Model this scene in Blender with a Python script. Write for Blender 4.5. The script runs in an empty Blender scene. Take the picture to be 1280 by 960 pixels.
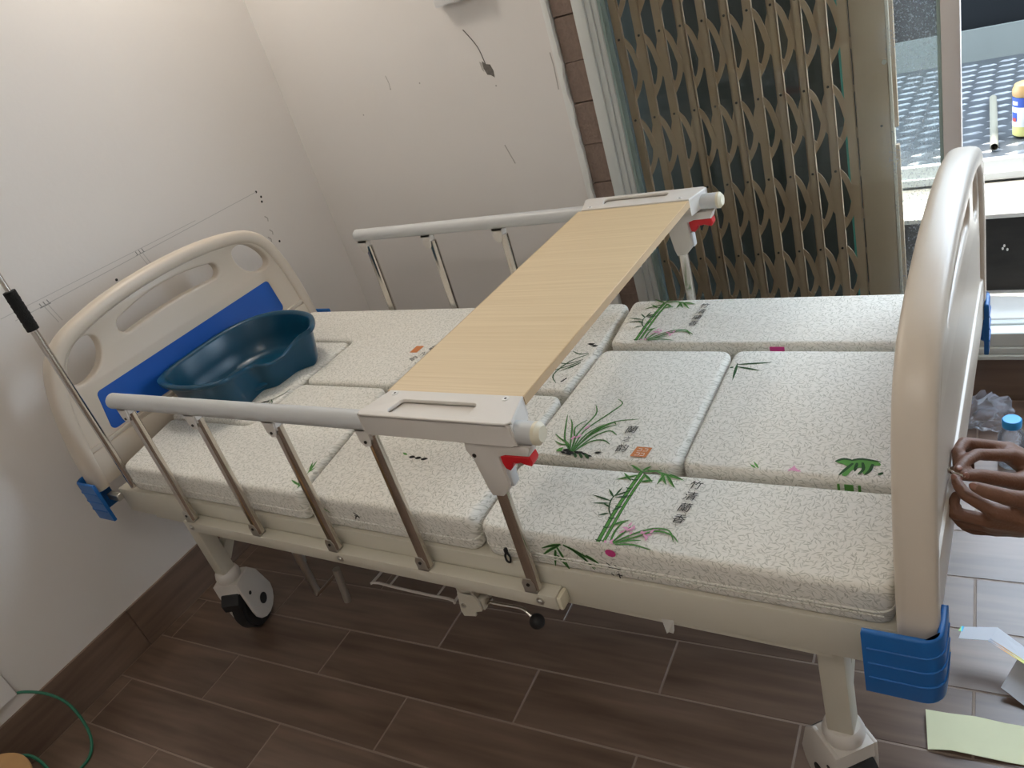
import bpy, bmesh, math, random
from mathutils import Vector, Matrix, Euler
random.seed(7)
SC = bpy.context.scene
COL = SC.collection
PI = math.pi

# ------------------------------------------------------------------ camera, world, light, exposure
cam_d = bpy.data.cameras.new('camera')
cam_d.sensor_width = 36.0
cam_d.lens = 998.13 / 1280 * 36.0
cam_d.clip_start = 0.02
cam = bpy.data.objects.new('camera', cam_d)
COL.objects.link(cam)
cam.location = (1.7323, -0.8217, 1.5577)
cam.rotation_euler = (math.radians(60.8669), math.radians(16.1032), math.radians(29.7531))
SC.camera = cam

world = bpy.data.worlds.new('world')
SC.world = world
world.use_nodes = True
wn = world.node_tree.nodes
wn['Background'].inputs[0].default_value = (0.70, 0.84, 1.0, 1)
wn['Background'].inputs[1].default_value = 10.0

sun_d = bpy.data.lights.new('sun', 'SUN')
sun_d.energy = 10.0
sun_d.angle = math.radians(1.0)
sun_d.color = (1.0, 0.95, 0.86)
sun = bpy.data.objects.new('sun', sun_d)
COL.objects.link(sun)
sun.rotation_euler = Vector((0.28, -0.02, -1.0)).to_track_quat('-Z', 'Y').to_euler()

vs = SC.view_settings
vs.view_transform = 'Standard'
vs.look = 'None'
vs.gamma = 1.0
vs.use_curve_mapping = False
vs.exposure = 0.27
LAMP_POWER = 19.0

# ------------------------------------------------------------------ materials
def _n(nt, t, **kw):
    n = nt.nodes.new(t)
    for k, v in kw.items():
        setattr(n, k, v)
    return n

def srgb(r, g, b):
    f = lambda c: (c / 255 / 12.92) if c / 255 <= 0.04045 else ((c / 255 + 0.055) / 1.055) ** 2.4
    return (f(r), f(g), f(b), 1)

def mat(name, color, rough=0.5, metal=0.0, spec=0.5, noise=None, bump=None, coat=0.0):
    """noise=(scale, amount, (sx,sy,sz)); bump=(scale, strength)"""
    m = bpy.data.materials.new(name)
    m.use_nodes = True
    nt = m.node_tree
    b = nt.nodes['Principled BSDF']
    b.inputs['Base Color'].default_value = color
    b.inputs['Roughness'].default_value = rough
    b.inputs['Metallic'].default_value = metal
    b.inputs['Specular IOR Level'].default_value = spec
    b.inputs['Coat Weight'].default_value = coat
    tc = None
    if noise or bump:
        tc = _n(nt, 'ShaderNodeTexCoord')
    if noise:
        sc, amt, st = noise
        mp = _n(nt, 'ShaderNodeMapping')
        mp.inputs['Scale'].default_value = st
        nz = _n(nt, 'ShaderNodeTexNoise')
        nz.inputs['Scale'].default_value = sc
        nz.inputs['Detail'].default_value = 5
        nt.links.new(tc.outputs['Object'], mp.inputs[0])
        nt.links.new(mp.outputs[0], nz.inputs['Vector'])
        mx = _n(nt, 'ShaderNodeMix', data_type='RGBA')
        mx.inputs['A'].default_value = tuple(c * (1 - amt) for c in color[:3]) + (1,)
        mx.inputs['B'].default_value = tuple(min(1, c * (1 + amt)) for c in color[:3]) + (1,)
        nt.links.new(nz.outputs['Fac'], mx.inputs['Factor'])
        nt.links.new(mx.outputs['Result'], b.inputs['Base Color'])
    if bump:
        nz2 = _n(nt, 'ShaderNodeTexNoise')
        nz2.inputs['Scale'].default_value = bump[0]
        nz2.inputs['Detail'].default_value = 4
        bp = _n(nt, 'ShaderNodeBump')
        bp.inputs['Strength'].default_value = bump[1]
        bp.inputs['Distance'].default_value = 0.004
        nt.links.new(tc.outputs['Object'], nz2.inputs['Vector'])
        nt.links.new(nz2.outputs['Fac'], bp.inputs['Height'])
        nt.links.new(bp.outputs[0], b.inputs['Normal'])
    return m

def math_n(nt, op, a, b=None, c=None):
    n = _n(nt, 'ShaderNodeMath', operation=op)
    for i, v in enumerate((a, b, c)):
        if v is None:
            continue
        if isinstance(v, (int, float)):
            n.inputs[i].default_value = v
        else:
            nt.links.new(v, n.inputs[i])
    return n.outputs[0]

def fabric_mat():
    m = bpy.data.materials.new('mattress_fabric')
    m.use_nodes = True
    nt = m.node_tree
    b = nt.nodes['Principled BSDF']
    b.inputs['Roughness'].default_value = 0.8
    b.inputs['Specular IOR Level'].default_value = 0.25
    b.inputs['Sheen Weight'].default_value = 0.15
    geo = _n(nt, 'ShaderNodeNewGeometry')
    sep = _n(nt, 'ShaderNodeSeparateXYZ')
    nt.links.new(geo.outputs['Position'], sep.inputs[0])
    px = math_n(nt, 'ADD', sep.outputs[0], math_n(nt, 'MULTIPLY', sep.outputs[2], 0.6))
    py = math_n(nt, 'ADD', sep.outputs[1], math_n(nt, 'MULTIPLY', sep.outputs[2], 1.0))
    def layer(scale, off, w, ln):
        cmb = _n(nt, 'ShaderNodeCombineXYZ')
        nt.links.new(math_n(nt, 'MULTIPLY_ADD', px, scale, off), cmb.inputs[0])
        nt.links.new(math_n(nt, 'MULTIPLY_ADD', py, scale, off * 1.7), cmb.inputs[1])
        vo = _n(nt, 'ShaderNodeTexVoronoi', voronoi_dimensions='2D')
        vo.inputs['Scale'].default_value = 1.0
        nt.links.new(cmb.outputs[0], vo.inputs['Vector'])
        sub = _n(nt, 'ShaderNodeVectorMath', operation='SUBTRACT')
        nt.links.new(cmb.outputs[0], sub.inputs[0])
        nt.links.new(vo.outputs['Position'], sub.inputs[1])
        s2 = _n(nt, 'ShaderNodeSeparateXYZ')
        nt.links.new(sub.outputs[0], s2.inputs[0])
        sc = _n(nt, 'ShaderNodeSeparateColor')
        nt.links.new(vo.outputs['Color'], sc.inputs[0])
        ang = math_n(nt, 'MULTIPLY', sc.outputs[0], 2 * PI)
        ca = math_n(nt, 'COSINE', ang)
        sa = math_n(nt, 'SINE', ang)
        u = math_n(nt, 'ADD', math_n(nt, 'MULTIPLY', s2.outputs[0], ca), math_n(nt, 'MULTIPLY', s2.outputs[1], sa))
        v = math_n(nt, 'SUBTRACT', math_n(nt, 'MULTIPLY', s2.outputs[1], ca), math_n(nt, 'MULTIPLY', s2.outputs[0], sa))
        v = math_n(nt, 'ADD', v, math_n(nt, 'MULTIPLY', math_n(nt, 'MULTIPLY', u, u), math_n(nt, 'SUBTRACT', sc.outputs[1], 0.5)))
        # lens-shaped stroke
        d = math_n(nt, 'ADD', math_n(nt, 'POWER', math_n(nt, 'DIVIDE', math_n(nt, 'ABSOLUTE', u), ln), 2.0),
                   math_n(nt, 'DIVIDE', math_n(nt, 'ABSOLUTE', v), w))
        mr = _n(nt, 'ShaderNodeMapRange')
        mr.inputs['From Min'].default_value = 1.0
        mr.inputs['From Max'].default_value = 0.55
        nt.links.new(d, mr.inputs['Value'])
        return math_n(nt, 'MULTIPLY', mr.outputs[0], math_n(nt, 'MULTIPLY_ADD', sc.outputs[2], 0.6, 0.4))
    a = layer(100.0, 3.1, 0.125, 0.60)
    c = layer(86.0, 17.7, 0.105, 0.64)
    f = math_n(nt, 'MAXIMUM', math_n(nt, 'MAXIMUM', a, c), math_n(nt, 'MULTIPLY', layer(92.0, 41.3, 0.10, 0.6), 0.7))
    mx = _n(nt, 'ShaderNodeMix', data_type='RGBA')
    mx.inputs['A'].default_value = (0.78, 0.755, 0.69, 1)
    mx.inputs['B'].default_value = (0.36, 0.35, 0.28, 1)
    nt.links.new(math_n(nt, 'MULTIPLY', f, 0.78), mx.inputs['Factor'])
    nt.links.new(mx.outputs['Result'], b.inputs['Base Color'])
    nz = _n(nt, 'ShaderNodeTexNoise')
    nz.inputs['Scale'].default_value = 9
    nz.inputs['Detail'].default_value = 3
    nt.links.new(geo.outputs['Position'], nz.inputs['Vector'])
    bmp = _n(nt, 'ShaderNodeBump')
    bmp.inputs['Strength'].default_value = 0.5
    bmp.inputs['Distance'].default_value = 0.01
    nt.links.new(nz.outputs['Fac'], bmp.inputs['Height'])
    nt.links.new(bmp.outputs[0], b.inputs['Normal'])
    return m

def tile_mat():
    m = bpy.data.materials.new('wood_look_tile')
    m.use_nodes = True
    nt = m.node_tree
    b = nt.nodes['Principled BSDF']
    b.inputs['Roughness'].default_value = 0.34
    b.inputs['Specular IOR Level'].default_value = 0.6
    tc = _n(nt, 'ShaderNodeTexCoord')
    oi = _n(nt, 'ShaderNodeObjectInfo')
    ad = _n(nt, 'ShaderNodeVectorMath', operation='ADD')
    cb = _n(nt, 'ShaderNodeCombineXYZ')
    nt.links.new(math_n(nt, 'MULTIPLY', oi.outputs['Random'], 37.0), cb.inputs[0])
    nt.links.new(math_n(nt, 'MULTIPLY', oi.outputs['Random'], 91.0), cb.inputs[1])
    nt.links.new(tc.outputs['Object'], ad.inputs[0])
    nt.links.new(cb.outputs[0], ad.inputs[1])
    def nz(scale, st, det):
        mp = _n(nt, 'ShaderNodeMapping')
        mp.inputs['Scale'].default_value = st
        n = _n(nt, 'ShaderNodeTexNoise')
        n.inputs['Scale'].default_value = scale
        n.inputs['Detail'].default_value = det
        n.inputs['Distortion'].default_value = 0.4
        nt.links.new(ad.outputs[0], mp.inputs[0])
        nt.links.new(mp.outputs[0], n.inputs['Vector'])
        return n.outputs['Fac']
    g = nz(6, (0.5, 6, 6), 7)
    g2 = nz(3, (0.8, 4, 4), 3)
    f = math_n(nt, 'MULTIPLY_ADD', g, 0.6, math_n(nt, 'MULTIPLY', g2, 0.5))
    f = math_n(nt, 'ADD', f, math_n(nt, 'MULTIPLY', math_n(nt, 'SUBTRACT', oi.outputs['Random'], 0.5), 0.12))
    cr = _n(nt, 'ShaderNodeValToRGB')
    cr.color_ramp.elements[0].position = 0.33
    cr.color_ramp.elements[0].color = (0.098, 0.060, 0.042, 1)
    cr.color_ramp.elements[1].position = 0.75
    cr.color_ramp.elements[1].color = (0.235, 0.160, 0.117, 1)
    nt.links.new(f, cr.inputs[0])
    nt.links.new(cr.outputs[0], b.inputs['Base Color'])
    bm_ = _n(nt, 'ShaderNodeBump')
    bm_.inputs['Strength'].default_value = 0.12
    bm_.inputs['Distance'].default_value = 0.002
    nt.links.new(g, bm_.inputs['Height'])
    nt.links.new(bm_.outputs[0], b.inputs['Normal'])
    return m

def glass_mat(name, tint=(0.93, 0.96, 0.945), backlit_dust=0.0, haze=0.0):
    m = bpy.data.materials.new(name)
    m.use_nodes = True
    nt = m.node_tree
    nt.nodes.remove(nt.nodes['Principled BSDF'])
    out = nt.nodes['Material Output']
    tr = _n(nt, 'ShaderNodeBsdfTransparent')
    tr.inputs[0].default_value = tint + (1,)
    gl = _n(nt, 'ShaderNodeBsdfGlossy')
    gl.inputs['Roughness'].default_value = 0.02
    fr = _n(nt, 'ShaderNodeFresnel')
    fr.inputs['IOR'].default_value = 1.35
    mx = _n(nt, 'ShaderNodeMixShader')
    nt.links.new(fr.outputs[0], mx.inputs[0])
    nt.links.new(tr.outputs[0], mx.inputs[1])
    nt.links.new(gl.outputs[0], mx.inputs[2])
    last = mx.outputs[0]
    if backlit_dust:
        df = _n(nt, 'ShaderNodeBsdfDiffuse')
        df.inputs[0].default_value = (0.75, 0.8, 0.85, 1)
        tc = _n(nt, 'ShaderNodeTexCoord')
        n1 = _n(nt, 'ShaderNodeTexNoise')
        n1.inputs['Scale'].default_value = 190
        n1.inputs['Detail'].default_value = 2
        n2 = _n(nt, 'ShaderNodeTexNoise')
        n2.inputs['Scale'].default_value = 7
        nt.links.new(tc.outputs['Object'], n1.inputs['Vector'])
        nt.links.new(tc.outputs['Object'], n2.inputs['Vector'])
        mr = _n(nt, 'ShaderNodeMapRange')
        mr.inputs['From Min'].default_value = 0.58
        mr.inputs['From Max'].default_value = 0.72
        nt.links.new(n1.outputs['Fac'], mr.inputs['Value'])
        sx = _n(nt, 'ShaderNodeSeparateXYZ')
        nt.links.new(tc.outputs['Object'], sx.inputs[0])
        m3 = _n(nt, 'ShaderNodeMapRange')  # real dust, thickened to one side to stand in for sky backlight
        m3.inputs['From Min'].default_value = 1.36
        m3.inputs['From Max'].default_value = 1.42
        m3.inputs['To Min'].default_value = 0.06
        nt.links.new(math_n(nt, 'ADD', sx.outputs[0], math_n(nt, 'MULTIPLY', math_n(nt, 'SUBTRACT', n2.outputs['Fac'], 0.5), 0.15)), m3.inputs['Value'])
        fac = math_n(nt, 'MULTIPLY', math_n(nt, 'MULTIPLY_ADD', mr.outputs[0], 0.5, math_n(nt, 'MULTIPLY', n2.outputs['Fac'], 0.22)), m3.outputs[0])
        m2 = _n(nt, 'ShaderNodeMixShader')
        nt.links.new(fac, m2.inputs[0])
        nt.links.new(last, m2.inputs[1])
        nt.links.new(df.outputs[0], m2.inputs[2])
        last = m2.outputs[0]
    if haze:
        dh = _n(nt, 'ShaderNodeBsdfTranslucent')
        dh.inputs[0].default_value = (0.85, 0.88, 0.95, 1)
        mh = _n(nt, 'ShaderNodeMixShader')
        mh.inputs[0].default_value = haze
        nt.links.new(last, mh.inputs[1])
        nt.links.new(dh.outputs[0], mh.inputs[2])
        last = mh.outputs[0]
    nt.links.new(last, out.inputs[0])
    return m

def wood_mat():
    m = mat('table_laminate', srgb(214, 186, 143), 0.42)
    nt = m.node_tree
    b = nt.nodes['Principled BSDF']
    tc = _n(nt, 'ShaderNodeTexCoord')
    mp = _n(nt, 'ShaderNodeMapping')
    mp.inputs['Scale'].default_value = (1.0, 95, 30)
    n = _n(nt, 'ShaderNodeTexNoise')
    n.inputs['Scale'].default_value = 3
    n.inputs['Detail'].default_value = 6
    n.inputs['Roughness'].default_value = 0.65
    nt.links.new(tc.outputs['Object'], mp.inputs[0])
    nt.links.new(mp.outputs[0], n.inputs['Vector'])
    cr = _n(nt, 'ShaderNodeValToRGB')
    cr.color_ramp.elements[0].position = 0.3
    cr.color_ramp.elements[0].color = srgb(208, 182, 142)
    cr.color_ramp.elements[1].position = 0.7
    cr.color_ramp.elements[1].color = srgb(223, 200, 162)
    nt.links.new(n.outputs['Fac'], cr.inputs[0])
    nt.links.new(cr.outputs[0], b.inputs['Base Color'])
    return m

def emit_mat(name, col, s):
    m = bpy.data.materials.new(name)
    m.use_nodes = True
    b = m.node_tree.nodes['Principled BSDF']
    b.inputs['Emission Color'].default_value = col
    b.inputs['Emission Strength'].default_value = s
    return m

def foil_mat():
    m = bpy.data.materials.new('holographic_foil')
    m.use_nodes = True
    nt = m.node_tree
    b = nt.nodes['Principled BSDF']
    b.inputs['Roughness'].default_value = 0.2
    b.inputs['Metallic'].default_value = 0.3
    tc = _n(nt, 'ShaderNodeTexCoord')
    sp = _n(nt, 'ShaderNodeSeparateXYZ')
    nt.links.new(tc.outputs['Object'], sp.inputs[0])
    cr = _n(nt, 'ShaderNodeValToRGB')
    e = cr.color_ramp.elements
    e[0].position = 0.0
    e[0].color = (0.10, 0.55, 0.85, 1)
    e[1].position = 1.0
    e[1].color = (0.35, 0.8, 0.3, 1)
    for p, c in ((0.3, (0.6, 0.75, 0.95, 1)), (0.55, (0.9, 0.5, 0.25, 1)), (0.8, (0.9, 0.85, 0.25, 1))):
        k = e.new(p)
        k.color = c
    nt.links.new(math_n(nt, 'FRACT', math_n(nt, 'MULTIPLY', sp.outputs[0], 9.0)), cr.inputs[0])
    nt.links.new(cr.outputs[0], b.inputs['Base Color'])
    return m

M = {}
M['wall'] = mat('wall_paint', (0.76, 0.725, 0.69, 1), 0.75, noise=(2.2, 0.03, (1, 1, 1)), bump=(55, 0.10), spec=0.3)
M['plaster'] = mat('white_plaster', (0.80, 0.80, 0.77, 1), 0.8, bump=(40, 0.4))
M['block'] = mat('raw_block', srgb(130, 112, 101), 0.95, noise=(60, 0.28, (1, 1, 1)), bump=(120, 0.8))
M['mortar'] = mat('mortar', srgb(104, 88, 78), 0.95, noise=(40, 0.2, (1, 1, 1)))
M['ceiling'] = mat('ceiling_paint', (0.78, 0.76, 0.72, 1), 0.85)
M['grout'] = mat('grout', (0.33, 0.262, 0.215, 1), 0.9, noise=(30, 0.15, (1, 1, 1)))
M['tile'] = tile_mat()
M['cream'] = mat('cream_powder_coat', srgb(206, 200, 184), 0.42)
M['beige'] = mat('beige_abs_plastic', srgb(212, 200, 184), 0.36, noise=(3, 0.03, (1, 1, 1)))
M['blue'] = mat('blue_panel', srgb(24, 88, 178), 0.42, noise=(5, 0.12, (1, 1, 1)))
M['bumper'] = mat('blue_bumper', srgb(24, 100, 172), 0.4)
M['whiteplastic'] = mat('white_plastic', srgb(216, 210, 202), 0.4)
M['greytube'] = mat('light_grey_tube', srgb(196, 197, 196), 0.38)
M['endcap'] = mat('ivory_cap', srgb(220, 212, 188), 0.45)
M['chrome'] = mat('polished_steel', (0.62, 0.58, 0.53, 1), 0.16, metal=1.0)
M['steel'] = mat('brushed_steel', (0.55, 0.53, 0.49, 1), 0.3, metal=1.0)
M['dullsteel'] = mat('nickel', (0.55, 0.53, 0.48, 1), 0.4, metal=0.8)
M['black'] = mat('black_rubber', (0.012, 0.012, 0.013, 1), 0.6)
M['foam'] = mat('black_foam', (0.008, 0.008, 0.008, 1), 0.95, bump=(300, 0.8))
M['screw'] = mat('dark_screw', (0.03, 0.025, 0.02, 1), 0.4, metal=0.5)
M['screwlight'] = mat('screw_cap', (0.8, 0.78, 0.74, 1), 0.3)
M['red'] = mat('red_lever', srgb(205, 28, 38), 0.35)
M['wood'] = wood_mat()
M['woodedge'] = mat('table_edge', srgb(196, 168, 132), 0.45)
M['fabric'] = fabric_mat()
M['pgreen'] = mat('print_green', srgb(88, 146, 66), 0.85)
M['pdark'] = mat('print_dark_green', srgb(38, 76, 38), 0.85)
M['pink_black'] = mat('print_ink', srgb(22, 20, 18), 0.85)
M['ppink'] = mat('print_pink', srgb(222, 158, 190), 0.85)
M['pmagenta'] = mat('print_magenta', srgb(200, 62, 130), 0.85)
M['pseal'] = mat('print_seal', srgb(196, 122, 72), 0.85)
M['basin'] = mat('teal_basin_plastic', srgb(6, 66, 92), 0.28)
M['frame'] = mat('white_aluminium', srgb(205, 208, 204), 0.45)
M['stile'] = mat('grey_aluminium', srgb(222, 214, 208), 0.45)
M['seal'] = mat('glass_edge', srgb(150, 168, 162), 0.3)
M['gate'] = mat('gate_paint', srgb(186, 158, 130), 0.6, noise=(8, 0.08, (1, 1, 1)))
M['gatepanel'] = mat('gate_stile_paint', srgb(178, 152, 126), 0.6, noise=(14, 0.08, (1, 1, 1)))
M['gateedge'] = mat('gate_edge', srgb(205, 190, 170), 0.6)
M['teal'] = mat('dark_teal_board', srgb(38, 50, 48), 0.5, noise=(3, 0.2, (1, 1, 1)))
M['turq'] = mat('turquoise_strip', srgb(60, 140, 130), 0.4)
M['glass'] = glass_mat('door_glass', backlit_dust=1.0)
M['concrete'] = mat('pale_concrete', (0.72, 0.70, 0.66, 1), 0.9, noise=(12, 0.1, (1, 1, 1)))
M['rough'] = mat('rough_concrete', (0.22, 0.20, 0.17, 1), 0.95, noise=(20, 0.4, (1, 1, 1)), bump=(30, 1.0))
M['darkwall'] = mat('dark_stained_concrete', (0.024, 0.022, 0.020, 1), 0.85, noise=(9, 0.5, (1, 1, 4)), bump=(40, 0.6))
M['tarp'] = mat('dark_tarp', (0.009, 0.010, 0.011, 1), 0.9, spec=0.1, noise=(4, 0.2, (1, 1, 1)))
M['deck'] = mat('tread_plate', (0.085, 0.092, 0.10, 1), 0.40, metal=0.5, noise=(7, 0.25, (1, 1, 1)))
M['treadworn'] = mat('worn_tread', (0.17, 0.178, 0.185, 1), 0.36, metal=0.6)
M['lip'] = mat('painted_angle', (0.62, 0.63, 0.62, 1), 0.5, noise=(10, 0.1, (1, 1, 1)))
M['kick'] = mat('pale_kickplate', srgb(102, 106, 102), 0.6, noise=(6, 0.1, (1, 1, 1)))
M['pvc'] = mat('grey_pvc', srgb(118, 114, 100), 0.5)
M['skin'] = mat('skin', srgb(120, 82, 61), 0.55, noise=(30, 0.12, (1, 1, 1)), bump=(260, 0.25))
M['nail'] = mat('fingernail', srgb(150, 104, 86), 0.35)
M['shirt'] = mat('shirt_cotton', srgb(60, 66, 78), 0.9)
M['jeans'] = mat('trouser_cloth', srgb(44, 50, 62), 0.9)
M['hair'] = mat('hair', (0.01, 0.009, 0.008, 1), 0.6)
M['shoe'] = mat('shoe_rubber', srgb(40, 38, 36), 0.7)
M['eye'] = mat('eye_white', (0.8, 0.78, 0.75, 1), 0.3)
M['lips'] = mat('lips', srgb(120, 66, 58), 0.5)
M['foil'] = foil_mat()
M['card'] = mat('white_card', srgb(206, 208, 214), 0.6)
M['ypaper'] = mat('pale_yellow_paper', srgb(224, 224, 186), 0.8, noise=(14, 0.05, (1, 1, 1)))
M['bag'] = glass_mat('clear_plastic_film', (0.97, 0.97, 0.98), haze=0.16)
M['pet'] = glass_mat('clear_pet', (0.97, 0.98, 0.99), haze=0.10)
M['bluecap'] = mat('bright_blue_cap', srgb(40, 150, 215), 0.35)
M['cord'] = mat('green_cord', srgb(28, 110, 84), 0.5)
M['cardboard'] = mat('tan_board', srgb(186, 146, 98), 0.8, noise=(20, 0.12, (1, 1, 1)))
M['trunk'] = mat('white_trunking', (0.78, 0.77, 0.76, 1), 0.45)
M['pencil'] = mat('pencil_grey', (0.28, 0.27, 0.26, 1), 0.9)
M['pencilfaint'] = mat('pencil_faint', (0.55, 0.525, 0.50, 1), 0.9)
M['hole'] = mat('drill_hole', (0.02, 0.02, 0.02, 1), 0.9)
M['scuff'] = mat('wall_scuff', (0.16, 0.145, 0.13, 1), 0.95, noise=(90, 0.5, (1, 1, 1)))
M['scuff2'] = mat('wall_scuff_faint', (0.45, 0.42, 0.38, 1), 0.95)
M['lid'] = mat('tan_lid', srgb(170, 134, 84), 0.45)
M['lblblue'] = mat('label_blue', srgb(44, 74, 160), 0.5)
M['lblwhite'] = mat('label_white', srgb(220, 222, 222), 0.5)
M['lblyellow'] = mat('label_yellow', srgb(214, 206, 130), 0.5)
M['lblred'] = mat('label_red', srgb(170, 60, 50), 0.5)
M['bulb'] = emit_mat('lamp_glow', (1.0, 0.92, 0.8, 1), 6.0)
M['tape'] = mat('paper_tag', (0.62, 0.6, 0.56, 1), 0.8)

# ------------------------------------------------------------------ mesh building
class MB:
    def __init__(s):
        s.v = []
        s.f = []
    def add(s, verts, faces):
        o = len(s.v)
        s.v += [tuple(p) for p in verts]
        s.f += [tuple(i + o for i in f) for f in faces]
        return s
    def bm(s, bm, mtx=None):
        bm.verts.index_update()
        vs_ = [(mtx @ v.co if mtx else v.co.copy()) for v in bm.verts]
        s.add(vs_, [[v.index for v in f.verts] for f in bm.faces])
        bm.free()
        return s
    def box(s, x0, x1, y0, y1, z0, z1, bev=0.0, seg=2):
        bm = bmesh.new()
        bmesh.ops.create_cube(bm, size=1.0)
        for v in bm.verts:
            v.co = Vector(((x0 + x1) / 2 + v.co.x * (x1 - x0), (y0 + y1) / 2 + v.co.y * (y1 - y0), (z0 + z1) / 2 + v.co.z * (z1 - z0)))
        if bev:
            bmesh.ops.bevel(bm, geom=bm.edges[:], offset=bev, segments=seg, profile=0.5, affect='EDGES')
        return s.bm(bm)
    def prism(s, poly, z0, z1, bev=0.0, seg=3, axis='z', only=None):
        """extrude a 2-D polygon; axis z: (x,y)->z ; axis y: (x,z)->y ; axis x: (y,z)->x"""
        def P(a, b, h):
            return {'z': (a, b, h), 'y': (a, h, b), 'x': (h, a, b)}[axis]
        bm = bmesh.new()
        lo = [bm.verts.new(P(a, b, z0)) for a, b in poly]
        hi = [bm.verts.new(P(a, b, z1)) for a, b in poly]
        n = len(poly)
        bm.faces.new(lo[::-1])
        bm.faces.new(hi)
        for i in range(n):
            bm.faces.new((lo[i], lo[(i + 1) % n], hi[(i + 1) % n], hi[i]))
        bmesh.ops.recalc_face_normals(bm, faces=bm.faces[:])
        if bev:
            ed = []
            for e in bm.edges:
                h = [v.co['xyz'.index(axis)] for v in e.verts]
                if abs(h[0] - h[1]) < 1e-7:
                    if only is None or abs(h[0] - only) < 1e-6:
                        ed.append(e)
            bmesh.ops.bevel(bm, geom=ed, offset=bev, segments=seg, profile=0.5, affect='EDGES')
        return s.bm(bm)
    def cyl(s, p0, p1, r0, r1=None, n=20, caps=True):
        r1 = r0 if r1 is None else r1
        p0, p1 = Vector(p0), Vector(p1)
        d = (p1 - p0).normalized()
        a = d.orthogonal().normalized()
        b = d.cross(a)
        vs_ = []
        for p, r in ((p0, r0), (p1, r1)):
            for i in range(n):
                t = 2 * PI * i / n
                vs_.append(p + a * (r * math.cos(t)) + b * (r * math.sin(t)))
        fs = [(i, (i + 1) % n, n + (i + 1) % n, n + i) for i in range(n)]
        if caps:
            fs += [tuple(range(n))[::-1], tuple(range(n, 2 * n))]
        return s.add(vs_, fs)
    def tube(s, path, r, n=10, closed=False, caps=True, prof=None):
        """parallel-transported sweep; r a number or a list"""
        P = [Vector(p) for p in path]
        m = len(P)
        rs = r if isinstance(r, (list, tuple)) else [r] * m
        T = []
        for i in range(m):
            a = P[(i - 1) % m] if (closed or i > 0) else P[i]
            b = P[(i + 1) % m] if (closed or i < m - 1) else P[i]
            T.append((b - a).normalized())
        N = T[0].orthogonal().normalized()
        vs_ = []
        for i in range(m):
            N = (N - T[i] * N.dot(T[i])).normalized()
            B = T[i].cross(N)
            for k in range(n):
                t = 2 * PI * k / n
                vs_.append(P[i] + (N * math.cos(t) + B * math.sin(t)) * rs[i])
        fs = []
        for i in range(m if closed else m - 1):
            j = (i + 1) % m
            for k in range(n):
                k2 = (k + 1) % n
                fs.append((i * n + k, i * n + k2, j * n + k2, j * n + k))
        if caps and not closed:
            fs += [tuple(range(n))[::-1], tuple(range((m - 1) * n, m * n))]
        return s.add(vs_, fs)
    def lathe(s, prof, c=(0, 0, 0), n=28):
        vs_, fs = [], []
        for r, z in prof:
            for k in range(n):
                t = 2 * PI * k / n
                vs_.append((c[0] + r * math.cos(t), c[1] + r * math.sin(t), c[2] + z))
        for i in range(len(prof) - 1):
            for k in range(n):
                k2 = (k + 1) % n
                fs.append((i * n + k, i * n + k2, (i + 1) * n + k2, (i + 1) * n + k))
        fs.append(tuple(range(n))[::-1])
        fs.append(tuple(range((len(prof) - 1) * n, len(prof) * n)))
        return s.add(vs_, fs)
    def sphere(s, c, r, n=16, m=10, sc=(1, 1, 1)):
        bm = bmesh.new()
        bmesh.ops.create_uvsphere(bm, u_segments=n, v_segments=m, radius=r)
        return s.bm(bm, Matrix.Translation(c) @ Matrix.Diagonal((sc[0], sc[1], sc[2], 1)))
    def capsule(s, a, b, ra, rb, n=14):
        s.cyl(a, b, ra, rb, n, True)
        s.sphere(a, ra, n, 8)
        s.sphere(b, rb, n, 8)
        return s
    def stroke(s, pts, w, z=None, taper=True, ax='z', push=0.0):
        """flat ribbon on a plane; pts are 2-D (x,y) on z, or (x,z) on y"""
        out = []
        m = len(pts)
        for i, p in enumerate(pts):
            a = pts[max(0, i - 1)]
            b = pts[min(m - 1, i + 1)]
            dx, dy = b[0] - a[0], b[1] - a[1]
            L = math.hypot(dx, dy) or 1
            t = i / (m - 1)
            ww = w if not taper else w * (0.25 + 0.75 * math.sin(PI * min(1, max(0.0, 0.12 + 0.88 * t))) ** 0.7) if taper is True else w * (1 - 0.85 * t)
            nx, ny = -dy / L * ww / 2, dx / L * ww / 2
            for sg in (1, -1):
                q = (p[0] + sg * nx, p[1] + sg * ny)
                out.append((q[0], q[1], z) if ax == 'z' else (q[0], z, q[1]))
        return s.add(out, [(2 * i, 2 * i + 1, 2 * i + 3, 2 * i + 2) if ax == 'z' else (2 * i, 2 * i + 2, 2 * i + 3, 2 * i + 1) for i in range(m - 1)])
    def flat(s, poly, z, ax='z'):
        return s.add([(a, b, z) if ax == 'z' else (a, z, b) for a, b in poly], [tuple(range(len(poly)))])
    def shift(s, d):
        s.v = [(p[0] + d[0], p[1] + d[1], p[2] + d[2]) for p in s.v]
        return s
    def mirror_y(s, c):
        s.v = [(p[0], 2 * c - p[1], p[2]) for p in s.v]
        s.f = [f[::-1] for f in s.f]
        return s

def smooth_pts(pts, k=6, closed=False):
    """Catmull-Rom through points of any dimension"""
    n = len(pts)
    out = []
    rng = range(n if closed else n - 1)
    for i in rng:
        g = lambda j: pts[j % n] if closed else pts[max(0, min(n - 1, j))]
        p0, p1, p2, p3 = g(i - 1), g(i), g(i + 1), g(i + 2)
        for q in range(k):
            t = q / k
            out.append(tuple(0.5 * (2 * b + (c - a) * t + (2 * a - 5 * b + 4 * c - d) * t * t + (3 * b - a - 3 * c + d) * t ** 3)
                             for a, b, c, d in zip(p0, p1, p2, p3)))
    if not closed:
        out.append(tuple(pts[-1]))
    return out

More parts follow.
